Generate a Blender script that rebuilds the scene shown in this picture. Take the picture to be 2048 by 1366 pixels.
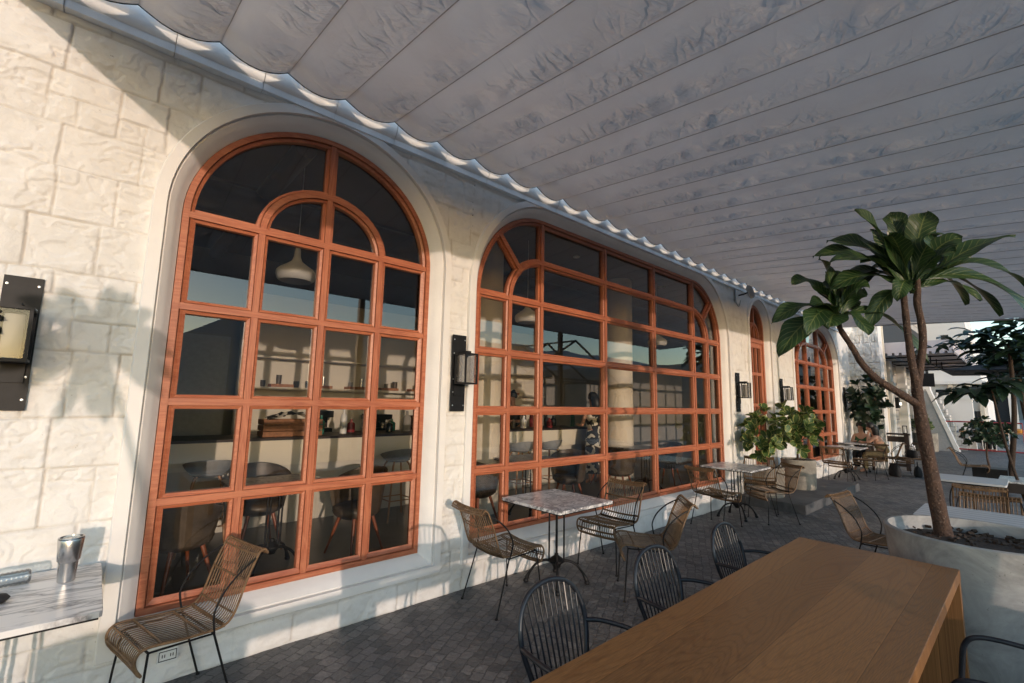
import bpy, bmesh, math, random
import numpy as np
from math import radians as RD, sin, cos, pi
from mathutils import Vector, Matrix

# ------------------------------------------------------------------ camera / light
S = bpy.context.scene
for o in list(bpy.data.objects): bpy.data.objects.remove(o)
COL = S.collection
CAMH = 1.70
YW = 3.58      # face of the facade
YF = 3.70      # plane of the window frames

def camera():
    p, y, r = RD(7.426), RD(41.8), RD(1.186)
    fw = Vector((sin(y)*cos(p), cos(y)*cos(p), sin(p)))
    rt0 = Vector((cos(y), -sin(y), 0)); up0 = rt0.cross(fw)
    rt = rt0*cos(r) + up0*sin(r); up = -rt0*sin(r) + up0*cos(r)
    cd = bpy.data.cameras.new('camera'); co = bpy.data.objects.new('camera', cd); COL.objects.link(co)
    M = Matrix((rt, up, -fw)).transposed().to_4x4(); M.translation = Vector((0, 0, CAMH))
    co.matrix_world = M
    cd.sensor_width = 36; cd.lens = 921.2/2048*36; cd.clip_start = 0.05; cd.clip_end = 2000
    S.camera = co
camera()

SUNV = Vector((0.275, 1.0, -0.12)).normalized()
sd = bpy.data.lights.new('sun', 'SUN'); sd.energy = 1.22; sd.angle = RD(0.53); sd.color = (1.0, 0.79, 0.655)
so = bpy.data.objects.new('sun', sd); COL.objects.link(so)
so.rotation_euler = SUNV.to_track_quat('-Z', 'Y').to_euler(); so.location = (0, -20, 10)
W = bpy.data.worlds.new('World'); S.world = W; W.use_nodes = True
nt = W.node_tree; bg = nt.nodes['Background']
sk = nt.nodes.new('ShaderNodeTexSky'); sk.sky_type = 'NISHITA'; sk.sun_disc = False
sk.sun_elevation = math.asin(-SUNV.z); sk.sun_rotation = math.atan2(-SUNV.x, -SUNV.y); sk.air_density = 1.0; sk.dust_density = 0.4; sk.ozone_density = 1.7
nt.links.new(sk.outputs[0], bg.inputs[0]); bg.inputs[1].default_value = 0.31
S.view_settings.view_transform = 'Standard'; S.view_settings.look = 'None'
S.view_settings.exposure = 0.76; S.view_settings.gamma = 1.0
S.render.engine = 'CYCLES'
try:
    S.cycles.max_bounces = 10; S.cycles.transparent_max_bounces = 16; S.cycles.diffuse_bounces = 5
except Exception: pass

# ------------------------------------------------------------------ materials
def lin(c): return tuple(((v/255)/12.92 if v/255 <= .04045 else ((v/255+.055)/1.055)**2.4) for v in c)
class NT:
    def __init__(s, name):
        s.m = bpy.data.materials.new(name); s.m.use_nodes = True; s.t = s.m.node_tree; s.n = s.t.nodes; s.l = s.t.links
        s.b = s.n['Principled BSDF']; s.out = s.n['Material Output']
    def node(s, typ, **k):
        x = s.n.new(typ)
        for a, v in k.items():
            if a.startswith('i_'): x.inputs[a[2:].replace('_', ' ')].default_value = v
            else: setattr(x, a, v)
        return x
    def link(s, a, b): s.l.new(a, b)
    def coord(s, kind='Object', scale=(1, 1, 1), rot=(0, 0, 0)):
        tc = s.n.new('ShaderNodeTexCoord'); mp = s.n.new('ShaderNodeMapping')
        mp.inputs['Scale'].default_value = scale; mp.inputs['Rotation'].default_value = rot
        s.link(tc.outputs[kind], mp.inputs[0]); return mp.outputs[0]
    def noise(s, vec, scale, detail=4, rough=.55, dist=0):
        x = s.node('ShaderNodeTexNoise'); x.inputs['Scale'].default_value = scale; x.inputs['Detail'].default_value = detail
        x.inputs['Roughness'].default_value = rough; x.inputs['Distortion'].default_value = dist; s.link(vec, x.inputs['Vector']); return x.outputs['Fac']
    def ramp(s, fac, stops):
        x = s.n.new('ShaderNodeValToRGB'); e = x.color_ramp.elements
        while len(e) < len(stops): e.new(.5)
        for i, (p, c) in enumerate(stops):
            e[i].position = p; e[i].color = (c[0], c[1], c[2], 1) if len(c) == 3 else c
        s.link(fac, x.inputs[0]); return x.outputs[0]
    def mix(s, f, a, b, mode='MIX'):
        x = s.n.new('ShaderNodeMix'); x.data_type = 'RGBA'; x.blend_type = mode
        if isinstance(f, (int, float)): x.inputs[0].default_value = f
        else: s.link(f, x.inputs[0])
        for v, i in ((a, 6), (b, 7)):
            if isinstance(v, tuple): x.inputs[i].default_value = (*v[:3], 1)
            else: s.link(v, x.inputs[i])
        return x.outputs[2]
    def math(s, op, a, b=None):
        x = s.n.new('ShaderNodeMath'); x.operation = op
        for v, i in ((a, 0), (b, 1)):
            if v is None: continue
            if isinstance(v, (int, float)): x.inputs[i].default_value = v
            else: s.link(v, x.inputs[i])
        return x.outputs[0]
    def bump(s, h, strength=.3, dist=.01, prev=None):
        x = s.n.new('ShaderNodeBump'); x.inputs['Strength'].default_value = strength; x.inputs['Distance'].default_value = dist
        s.link(h, x.inputs['Height'])
        if prev is not None: s.link(prev, x.inputs['Normal'])
        s.link(x.outputs[0], s.b.inputs['Normal']); return x.outputs[0]
    def set(s, **k):
        for a, v in k.items():
            inp = s.b.inputs[a.replace('_', ' ')]
            if isinstance(v, (int, float)): inp.default_value = v
            elif isinstance(v, tuple): inp.default_value = (*v, 1) if len(v) == 3 else v
            else: s.link(v, inp)
        return s

MAT = {}
def simple(name, c, rough=.5, metal=0., var=.12, scale=14., bump=.0, bs=60., spec=.5, kind='Object'):
    t = NT(name); v = t.coord(kind)
    f = t.noise(v, scale, 5)
    lo = tuple(x*(1-var) for x in c); hi = tuple(min(1, x*(1+var)) for x in c)
    t.set(Base_Color=t.ramp(f, [(.3, lo), (.7, hi)]), Roughness=rough, Metallic=metal)
    t.b.inputs['Specular IOR Level'].default_value = spec
    if bump: t.bump(t.noise(v, bs, 6), bump, .01)
    MAT[name] = t.m; return t.m

def m_wall():
    t = NT('painted_stone'); v = t.coord()
    a = t.noise(v, 1.3, 6, .6); b = t.noise(v, 9, 7, .65); c = t.noise(v, 55, 6, .7)
    col = t.mix(t.ramp(a, [(.35, (0, 0, 0)), (.7, (1, 1, 1))]), (.745, .73, .705), (.68, .655, .615))
    spots = t.ramp(t.noise(v, 26, 3, .5), [(.73, (0, 0, 0)), (.78, (1, 1, 1))])
    col = t.mix(spots, col, (.40, .36, .31))
    ao = t.ramp(b, [(.30, (.82, .80, .77)), (.5, (1, 1, 1))])
    col = t.mix(.55, col, ao, 'MULTIPLY')
    at = t.n.new('ShaderNodeAttribute'); at.attribute_name = 'joint'; col = t.mix(t.math('MULTIPLY', at.outputs['Fac'], .6), col, (.42, .37, .31))
    t.set(Base_Color=col, Roughness=.72)
    n = t.bump(b, .6, .016); t.bump(c, .45, .005, n)
    MAT['wall'] = t.m
m_wall()
def m_wallfar():
    t = NT('far_stone'); v = t.coord()
    br = t.node('ShaderNodeTexBrick'); t.link(v, br.inputs['Vector'])
    return t
simple('trim', (.735, .71, .68), .55, var=.06, scale=3, bump=.12, bs=40)
simple('cornice', (.82, .83, .84), .5, var=.10, scale=5, bump=.2, bs=24)
simple('cream', (.70, .62, .50), .6, var=.06, scale=3)
simple('room_white', (.62, .57, .48), .55, var=.05, scale=2)
simple('counter_white', (.72, .66, .54), .4, var=.04, scale=2)
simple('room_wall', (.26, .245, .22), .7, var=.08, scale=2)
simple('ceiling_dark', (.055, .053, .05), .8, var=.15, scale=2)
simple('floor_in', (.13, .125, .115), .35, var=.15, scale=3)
simple('black_metal', (.010, .010, .011), .5, var=.3, scale=20, spec=.25)
simple('steel_blue', (.014, .017, .023), .34, var=.2, scale=20, spec=.45)
simple('iron', (.012, .011, .011), .5, var=.3, scale=30, spec=.25)
simple('screw', (.75, .74, .7), .3, 1.0)
simple('white_plastic', (.72, .72, .70), .4, var=.05)
simple('grey_plastic', (.30, .31, .32), .45, var=.1)
simple('leather', (.085, .062, .042), .45, var=.35, scale=9, bump=.15, bs=40)
simple('leather_dark', (.035, .030, .026), .45, var=.3, scale=9)
simple('red_wood', (.26, .075, .03), .38, var=.2, scale=9)
simple('light_wood', (.42, .22, .11), .45, var=.15, scale=9)
simple('dark_wood', (.035, .022, .017), .5, var=.3, scale=9)
simple('crate_wood', (.30, .13, .06), .5, var=.25, scale=20)
simple('bark_soil', (.045, .028, .018), .95, var=.6, scale=60, bump=.8, bs=40)
simple('skin', (.50, .27, .18), .5, var=.06)
simple('hair', (.012, .009, .008), .5, var=.3)
simple('olive_cloth', (.20, .15, .07), .8, var=.15)
simple('black_cloth', (.015, .015, .017), .8, var=.3)
simple('red_cloth', (.20, .015, .02), .8, var=.2)
simple('green_cloth', (.04, .12, .05), .8, var=.2)
simple('white_cloth', (.6, .57, .5), .8, var=.1)
simple('red_paint', (.35, .03, .03), .5, var=.15)
simple('grey_steel', (.36, .37, .38), .4, .6)
simple('awning_grey', (.52, .48, .50), .8, var=.06, scale=3)
simple('awning_dark', (.03, .032, .036), .8, var=.2)
simple('glass_dark', (.02, .024, .028), .08, var=.2)
simple('hill', (.10, .088, .065), .95, var=.35, scale=.15)
simple('far_wall', (.78, .76, .73), .7, var=.06, scale=.8)
simple('lit_lamp', (.8, .8, .75), .5); MAT['lit_lamp'].node_tree.nodes['Principled BSDF'].inputs['Emission Color'].default_value = (1, .95, .85, 1); MAT['lit_lamp'].node_tree.nodes['Principled BSDF'].inputs['Emission Strength'].default_value = 1.2
simple('lamp_tube', (.30, .28, .25), .9, var=.03, spec=.05)
simple('pendant', (.62, .60, .56), .35, var=.03)
simple('teal_glass', (.03, .16, .12), .15)
simple('orange_thing', (.55, .25, .05), .6)

def m_wood(name, c1, c2, scale=1., along='x', rough=.45, rings=9., bumpv=.25):
    t = NT(name)
    sc = {'x': (.09, 1, 1), 'z': (1, 1, .09), 'y': (1, .09, 1)}[along]
    v = t.coord('Object', tuple(a*scale for a in sc))
    big = t.noise(v, rings, 3, .5, 1.2)
    wv = t.math('FRACT', t.math('MULTIPLY', big, 9.0))
    rr = t.ramp(wv, [(0, (0, 0, 0)), (.5, (1, 1, 1)), (1, (.1, .1, .1))])
    fine = t.noise(v, 160, 5, .7)
    col = t.mix(rr, c1, c2); col = t.mix(.35, col, t.ramp(fine, [(.3, (.55, .55, .55)), (.65, (1.1, 1.1, 1.1))]), 'MULTIPLY')
    pat = t.noise(t.coord('Object'), 1.7, 3)
    col = t.mix(.5, col, t.ramp(pat, [(.3, (.75, .72, .7)), (.7, (1.15, 1.12, 1.1))]), 'MULTIPLY')
    t.set(Base_Color=col, Roughness=rough); t.bump(fine, bumpv, .003); MAT[name] = t.m
m_wood('frame_wood', (.35, .100, .046), (.45, .158, .078), 1.0, 'x', .42, 7)
m_wood('frame_wood_v', (.35, .100, .046), (.45, .158, .078), 1.0, 'z', .42, 7)

def m_tabletop():
    t = NT('oak_top')
    tc = t.n.new('ShaderNodeTexCoord'); sx = t.n.new('ShaderNodeSeparateXYZ'); t.link(tc.outputs['Object'], sx.inputs[0])
    board = t.math('FLOOR', t.math('MULTIPLY', t.math('ADD', sx.outputs[1], .013), 3.4))
    cb = t.n.new('ShaderNodeCombineXYZ')
    t.link(t.math('ADD', t.math('MULTIPLY', sx.outputs[0], .17), t.math('MULTIPLY', board, 7.3)), cb.inputs[0]); t.link(sx.outputs[1], cb.inputs[1]); t.link(t.math('MULTIPLY', board, 3.1), cb.inputs[2])
    v = cb.outputs[0]
    big = t.noise(v, 2.6, 2, .45, .5)
    wv = t.math('FRACT', t.math('MULTIPLY', big, 46.0))
    rr = t.ramp(wv, [(0, (.1, .1, .1)), (.25, (1, 1, 1)), (.8, (.9, .9, .9)), (1, (.1, .1, .1))])
    cb2 = t.n.new('ShaderNodeCombineXYZ'); t.link(t.math('MULTIPLY', sx.outputs[0], .05), cb2.inputs[0]); t.link(sx.outputs[1], cb2.inputs[1])
    fine = t.noise(cb2.outputs[0], 230, 4, .6)
    col = t.mix(rr, (.215, .098, .035), (.27, .130, .048))
    bt = t.ramp(t.math('FRACT', t.math('MULTIPLY', board, .37)), [(0, (.82, .80, .78)), (1, (1.2, 1.18, 1.12))])
    col = t.mix(1, col, bt, 'MULTIPLY')
    col = t.mix(.5, col, t.ramp(fine, [(.38, (.45, .42, .40)), (.6, (1.15, 1.15, 1.15))]), 'MULTIPLY')
    fr = t.math('FRACT', t.math('MULTIPLY', t.math('ADD', sx.outputs[1], .013), 3.4))
    line = t.ramp(fr, [(0, (.25, .25, .25)), (.008, (1.25, 1.2, 1.15)), (.03, (1, 1, 1)), (.992, (1, 1, 1)), (1, (.25, .25, .25))])
    col = t.mix(.85, col, line, 'MULTIPLY')
    t.set(Base_Color=col, Roughness=t.ramp(fine, [(.3, (.33, .33, .33)), (.7, (.48, .48, .48))])); t.b.inputs['Specular IOR Level'].default_value = .42
    n = t.bump(fine, .18, .002); t.bump(rr, .08, .002, n); MAT['oak'] = t.m
m_tabletop()

def m_marble(name, ang=.3, scale=1.):
    t = NT(name); v = t.coord('Object', (scale, scale, scale), (0, 0, ang))
    w = t.noise(v, 3.2, 8, .62, 1.4)
    vein = t.math('ABSOLUTE', t.math('SUBTRACT', w, .5))
    vv = t.ramp(vein, [(0, (.10, .10, .11)), (.03, (.30, .29, .30)), (.08, (.70, .68, .66)), (1, (.78, .76, .74))])
    w2 = t.noise(v, 1.6, 5, .6, .5)
    col = t.mix(t.ramp(w2, [(.46, (0, 0, 0)), (.7, (1, 1, 1))]), vv, (.66, .65, .64))
    t.set(Base_Color=col, Roughness=.28); MAT[name] = t.m
m_marble('marble', .4, 2.6)
def m_marble2():
    t = NT('marble_long'); v = t.coord('Object', (1.1, 6.0, 1), (0, 0, .35))
    w = t.noise(v, 1.6, 7, .6, .7)
    vein = t.math('ABSOLUTE', t.math('SUBTRACT', w, .5))
    vv = t.ramp(vein, [(0, (.22, .21, .21)), (.02, (.5, .48, .47)), (.06, (.74, .71, .68)), (1, (.78, .75, .72))])
    t.set(Base_Color=vv, Roughness=.3); MAT['marble_long'] = t.m
m_marble2()
def m_slatwhite():
    t = NT('slat_white'); v = t.coord('Object', (1, 1, 1))
    sx = t.n.new('ShaderNodeSeparateXYZ'); t.link(v, sx.inputs[0])
    fr = t.math('FRACT', t.math('MULTIPLY', sx.outputs[0], 9.))
    ln = t.ramp(fr, [(0, (.12, .12, .13)), (.12, (.50, .51, .52)), (.9, (.50, .51, .52)), (1, (.12, .12, .13))])
    t.set(Base_Color=ln, Roughness=.4); MAT['slat_white'] = t.m
m_slatwhite()
def m_rattan():
    t = NT('rattan'); v = t.coord('Object')
    a = t.noise(v, 18, 3); b = t.noise(v, 140, 3)
    col = t.ramp(a, [(.3, (.12, .066, .032)), (.7, (.235, .140, .070))])
    col = t.mix(.5, col, t.ramp(b, [(.35, (.5, .48, .45)), (.6, (1.1, 1.1, 1.1))]), 'MULTIPLY')
    t.set(Base_Color=col, Roughness=.5); t.bump(b, .3, .002); MAT['rattan'] = t.m
m_rattan()
def m_concrete(name, c):
    t = NT(name); v = t.coord()
    a = t.noise(v, 2.6, 8, .66, .8); b = t.noise(v, 30, 6, .7)
    col = t.mix(t.ramp(a, [(.38, (0, 0, 0)), (.60, (1, 1, 1))]), tuple(x*.62 for x in c), tuple(x*1.15 for x in c))
    pit = t.ramp(t.noise(v, 45, 2), [(.70, (1, 1, 1)), (.76, (.6, .6, .6))])
    col = t.mix(1, col, pit, 'MULTIPLY')
    t.set(Base_Color=col, Roughness=.7); n = t.bump(b, .25, .004); t.bump(a, .2, .01, n); MAT[name] = t.m
m_concrete('concrete', (.36, .35, .335)); m_concrete('concrete_dark', (.10, .098, .097)); m_concrete('pot_concrete', (.30, .265, .215))
def m_paving():
    t = NT('paving_setts')
    tc = t.n.new('ShaderNodeTexCoord'); v0 = tc.outputs['Object']
    mp = t.n.new('ShaderNodeMapping'); mp.inputs['Rotation'].default_value = (0, 0, RD(-28)); t.link(v0, mp.inputs[0])
    nz = t.node('ShaderNodeTexNoise'); nz.inputs['Scale'].default_value = 5.5; nz.inputs['Detail'].default_value = 4; nz.inputs['Roughness'].default_value = .62; t.link(mp.outputs[0], nz.inputs['Vector'])
    sub = t.n.new('ShaderNodeVectorMath'); sub.operation = 'SUBTRACT'; t.link(nz.outputs['Color'], sub.inputs[0]); sub.inputs[1].default_value = (.5, .5, .5)
    sc = t.n.new('ShaderNodeVectorMath'); sc.operation = 'SCALE'; sc.inputs['Scale'].default_value = .085; t.link(sub.outputs[0], sc.inputs[0])
    ad = t.n.new('ShaderNodeVectorMath'); ad.operation = 'ADD'; t.link(mp.outputs[0], ad.inputs[0]); t.link(sc.outputs[0], ad.inputs[1])
    br = t.n.new('ShaderNodeTexBrick'); t.link(ad.outputs[0], br.inputs['Vector'])
    br.inputs['Scale'].default_value = 1.0; br.inputs['Brick Width'].default_value = .100; br.inputs['Row Height'].default_value = .080
    br.inputs['Mortar Size'].default_value = .006; br.inputs['Mortar Smooth'].default_value = .8; br.inputs['Bias'].default_value = 0
    br.inputs['Color1'].default_value = (.098, .096, .095, 1); br.inputs['Color2'].default_value = (.19, .182, .175, 1); br.inputs['Mortar'].default_value = (.072, .070, .070, 1)
    big = t.noise(v0, 1.1, 5, .6); 
    col = t.mix(.7, br.outputs['Color'], t.ramp(big, [(.35, (.68, .68, .70)), (.62, (1.35, 1.28, 1.2))]), 'MULTIPLY')
    sm = t.noise(v0, 45, 5, .7)
    col = t.mix(.5, col, t.ramp(sm, [(.3, (.6, .6, .6)), (.7, (1.3, 1.3, 1.3))]), 'MULTIPLY')
    t.set(Base_Color=col, Roughness=.62)
    inv = t.math('SUBTRACT', 1.0, br.outputs['Fac'])
    n = t.bump(inv, .6, .010); n2 = t.bump(t.noise(v0, 26, 4, .65), 1.0, .02, n); t.bump(t.noise(v0, 7, 2, .5), .7, .04, n2)
    MAT['paving'] = t.m
m_paving()
simple('ground_far', (.12, .115, .11), .9, var=.2, scale=.3)
def m_fabric():
    t = NT('canopy_fabric')
    tc = t.n.new('ShaderNodeTexCoord'); sx = t.n.new('ShaderNodeSeparateXYZ'); t.link(tc.outputs['Object'], sx.inputs[0])
    v_ = t.math('SUBTRACT', 3.40, sx.outputs[1]); u_ = t.math('ADD', sx.outputs[0], t.math('MULTIPLY', v_, -.035))
    ph = t.math('FRACT', t.math('DIVIDE', t.math('SUBTRACT', u_, .81-42.6), .426))
    strip = t.math('FLOOR', t.math('DIVIDE', t.math('SUBTRACT', u_, .81-42.6), .426))
    def vec(au, av, sh): 
        c = t.n.new('ShaderNodeCombineXYZ'); t.link(t.math('ADD', t.math('MULTIPLY', u_, au), t.math('MULTIPLY', v_, sh)), c.inputs[0]); t.link(t.math('MULTIPLY', v_, av), c.inputs[1]); t.link(t.math('MULTIPLY', strip, 3.7), c.inputs[2]); return c.outputs[0]
    w1 = t.noise(vec(4.5, 6.5, 4.), 1.0, 2, .4, .25); w2 = t.noise(vec(10., 15., -9.), 1.0, 2, .45, .3)
    r1 = t.math('MINIMUM', t.math('ABSOLUTE', t.math('SUBTRACT', w1, .5)), .09); r2 = t.math('MINIMUM', t.math('ABSOLUTE', t.math('SUBTRACT', w2, .5)), .10)
    mask = t.ramp(ph, [(0, (.0, .0, .0)), (.30, (.12, .12, .12)), (.62, (1, 1, 1)), (.9, (.8, .8, .8)), (1, (0, 0, 0))])
    pt = t.ramp(t.noise(vec(.9, 1.5, 0), 1.0, 3), [(.36, (.15, .15, .15)), (.6, (1, 1, 1))])
    far = t.ramp(t.math('MULTIPLY', sx.outputs[0], .1), [(.0, (1, 1, 1)), (1, (.45, .45, .45))])
    h = t.math('MULTIPLY', t.math('MULTIPLY', t.math('ADD', r1, t.math('MULTIPLY', r2, .28)), t.math('MULTIPLY', mask, pt)), far)
    a = t.noise(vec(1.2, 1.0, 0), 1.0, 5, .6, .6)
    col = t.mix(t.ramp(a, [(.35, (0, 0, 0)), (.7, (1, 1, 1))]), (.88, .845, .82), (.79, .74, .71))
    col = t.mix(t.math('MULTIPLY', t.ramp(t.noise(vec(2.5, 2.5, 0), 1.0, 4, .6), [(.66, (0, 0, 0)), (.80, (1, 1, 1))]), .5), col, (.42, .37, .32))
    t.set(Base_Color=col, Roughness=.75)
    n = t.bump(h, 1.0, .42); t.bump(t.noise(vec(40., 40., 0), 1.0, 4, .6), .15, .003, n)
    tr = t.n.new('ShaderNodeBsdfTranslucent'); t.link(col, tr.inputs[0])
    mx = t.n.new('ShaderNodeMixShader'); mx.inputs[0].default_value = .14
    t.link(t.b.outputs[0], mx.inputs[1]); t.link(tr.outputs[0], mx.inputs[2]); t.link(mx.outputs[0], t.out.inputs[0])
    MAT['fabric'] = t.m
m_fabric()
simple('seam', (.46, .42, .39), .8, var=.2)
def m_glass(name, tint=(.93, .95, .95), k=1.0, rough=.0):
    t = NT(name); t.n.remove(t.b)
    tr = t.n.new('ShaderNodeBsdfTransparent'); tr.inputs[0].default_value = (*tint, 1)
    gl = t.n.new('ShaderNodeBsdfGlossy'); gl.inputs['Roughness'].default_value = rough
    fr = t.n.new('ShaderNodeFresnel'); fr.inputs[0].default_value = 1.52
    geo = t.n.new('ShaderNodeNewGeometry')
    f = t.math('MULTIPLY', fr.outputs[0], k)
    nb = t.n.new('ShaderNodeBump'); nb.inputs['Strength'].default_value = .02; nb.inputs['Distance'].default_value = .01
    t.link(t.noise(t.coord(), 1.5, 2), nb.inputs['Height']); t.link(nb.outputs[0], gl.inputs['Normal'])
    mx = t.n.new('ShaderNodeMixShader'); t.link(f, mx.inputs[0]); t.link(tr.outputs[0], mx.inputs[1]); t.link(gl.outputs[0], mx.inputs[2])
    t.link(mx.outputs[0], t.out.inputs[0]); MAT[name] = t.m
m_glass('glass', (.92, .92, .90), 2.3); m_glass('clear_plastic', (.80, .86, .90), 2.6, .22); m_glass('lamp_glass', (.95, .95, .95), .6)
def m_leaf(name, c1, c2, rib=(.5, .55, .2), edge=None, ribn=14., transl=.18):
    t = NT(name)
    uv = t.n.new('ShaderNodeUVMap'); uv.uv_map = 'UVMap'; sx = t.n.new('ShaderNodeSeparateXYZ'); t.link(uv.outputs[0], sx.inputs[0])
    u = t.math('ABSOLUTE', t.math('SUBTRACT', sx.outputs[0], .5))    # 0 midrib .. .5 edge
    a = t.noise(t.coord(), 6, 3)
    col = t.mix(t.ramp(a, [(.35, (0, 0, 0)), (.65, (1, 1, 1))]), c1, c2)
    ph = t.math('FRACT', t.math('MULTIPLY', t.math('SUBTRACT', sx.outputs[1], t.math('MULTIPLY', u, .35)), ribn))
    rb = t.ramp(ph, [(0, (1, 1, 1)), (.12, (0, 0, 0)), (.9, (0, 0, 0)), (1, (1, 1, 1))])
    col = t.mix(t.math('MULTIPLY', rb, .7), col, rib)
    mid = t.ramp(u, [(0, (1, 1, 1)), (.035, (0, 0, 0))]); col = t.mix(mid, col, rib)
    if edge:
        e = t.ramp(t.math('ADD', u, t.math('MULTIPLY', t.math('SUBTRACT', a, .5), .25)), [(.37, (0, 0, 0)), (.42, (1, 1, 1))]); col = t.mix(e, col, edge)
    t.set(Base_Color=col, Roughness=.38); t.bump(rb, .4, .006)
    tr = t.n.new('ShaderNodeBsdfTranslucent'); t.link(col, tr.inputs[0])
    mx = t.n.new('ShaderNodeMixShader'); mx.inputs[0].default_value = transl
    t.link(t.b.outputs[0], mx.inputs[1]); t.link(tr.outputs[0], mx.inputs[2]); t.link(mx.outputs[0], t.out.inputs[0])
    MAT[name] = t.m
m_leaf('big_leaf', (.014, .040, .012), (.032, .068, .020), (.15, .18, .055), None, 13)
m_leaf('clusia_leaf', (.028, .075, .018), (.07, .13, .03), (.18, .22, .07), (.38, .38, .13), 6)
m_leaf('dark_leaf', (.010, .028, .014), (.022, .048, .022), (.04, .07, .03), None, 6)
def m_trunk():
    t = NT('trunk_bark'); v = t.coord('Object', (1, 1, .6))
    a = t.noise(v, 25, 5, .7); b = t.noise(t.coord(), 55, 3, .6)
    col = t.ramp(a, [(.3, (.034, .018, .012)), (.7, (.10, .052, .032))])
    sp = t.ramp(b, [(.60, (0, 0, 0)), (.72, (.8, .8, .8))]); col = t.mix(sp, col, (.27, .19, .14))
    t.set(Base_Color=col, Roughness=.75); n = t.bump(a, 1.0, .022); t.bump(b, .8, .016, n); MAT['trunk'] = t.m
m_trunk()
def m_metal():
    t = NT('brushed_steel'); v = t.coord('Object', (1, 1, .02))
    a = t.noise(v, 200, 3); t.set(Base_Color=(.55, .54, .53), Metallic=1.0, Roughness=.27); t.bump(a, .06, .001); MAT['steel'] = t.m
m_metal()
def m_brickwall(name, c, sc=1., rot=(RD(90), 0, RD(90))):
    t = NT(name); v = t.coord('Object', (1, 1, 1), (0, 0, 0))
    sx = t.n.new('ShaderNodeSeparateXYZ'); t.link(v, sx.inputs[0]); cb = t.n.new('ShaderNodeCombineXYZ')
    t.link(t.math('ADD', sx.outputs[0], sx.outputs[1]), cb.inputs[0]); t.link(sx.outputs[2], cb.inputs[1])
    br = t.n.new('ShaderNodeTexBrick'); t.link(cb.outputs[0], br.inputs['Vector'])
    br.inputs['Scale'].default_value = sc; br.inputs['Brick Width'].default_value = .30; br.inputs['Row Height'].default_value = .20
    br.inputs['Mortar Size'].default_value = .012; br.inputs['Mortar Smooth'].default_value = .3
    br.inputs['Color1'].default_value = (*c, 1); br.inputs['Color2'].default_value = (*[x*.85 for x in c], 1); br.inputs['Mortar'].default_value = (*[x*.45 for x in c], 1)
    br.offset_frequency = 2; br.squash = 1.6; br.squash_frequency = 3
    t.set(Base_Color=br.outputs['Color'], Roughness=.75)
    n = t.bump(t.math('SUBTRACT', 1, br.outputs['Fac']), .7, .02); t.bump(t.noise(v, 12, 6, .65), .6, .02, n); MAT[name] = t.m
m_brickwall('block_stone', (.60, .585, .56), 1.0)
m_brickwall('block_stone_big', (.44, .42, .39), .6)
def m_pattern():
    t = NT('pattern_dress'); f = t.noise(t.coord(), 9, 1, .4, .6)
    t.set(Base_Color=t.ramp(f, [(.5, (.015, .014, .016)), (.53, (.62, .57, .48))]), Roughness=.8); MAT['pattern'] = t.m
m_pattern()

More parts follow.
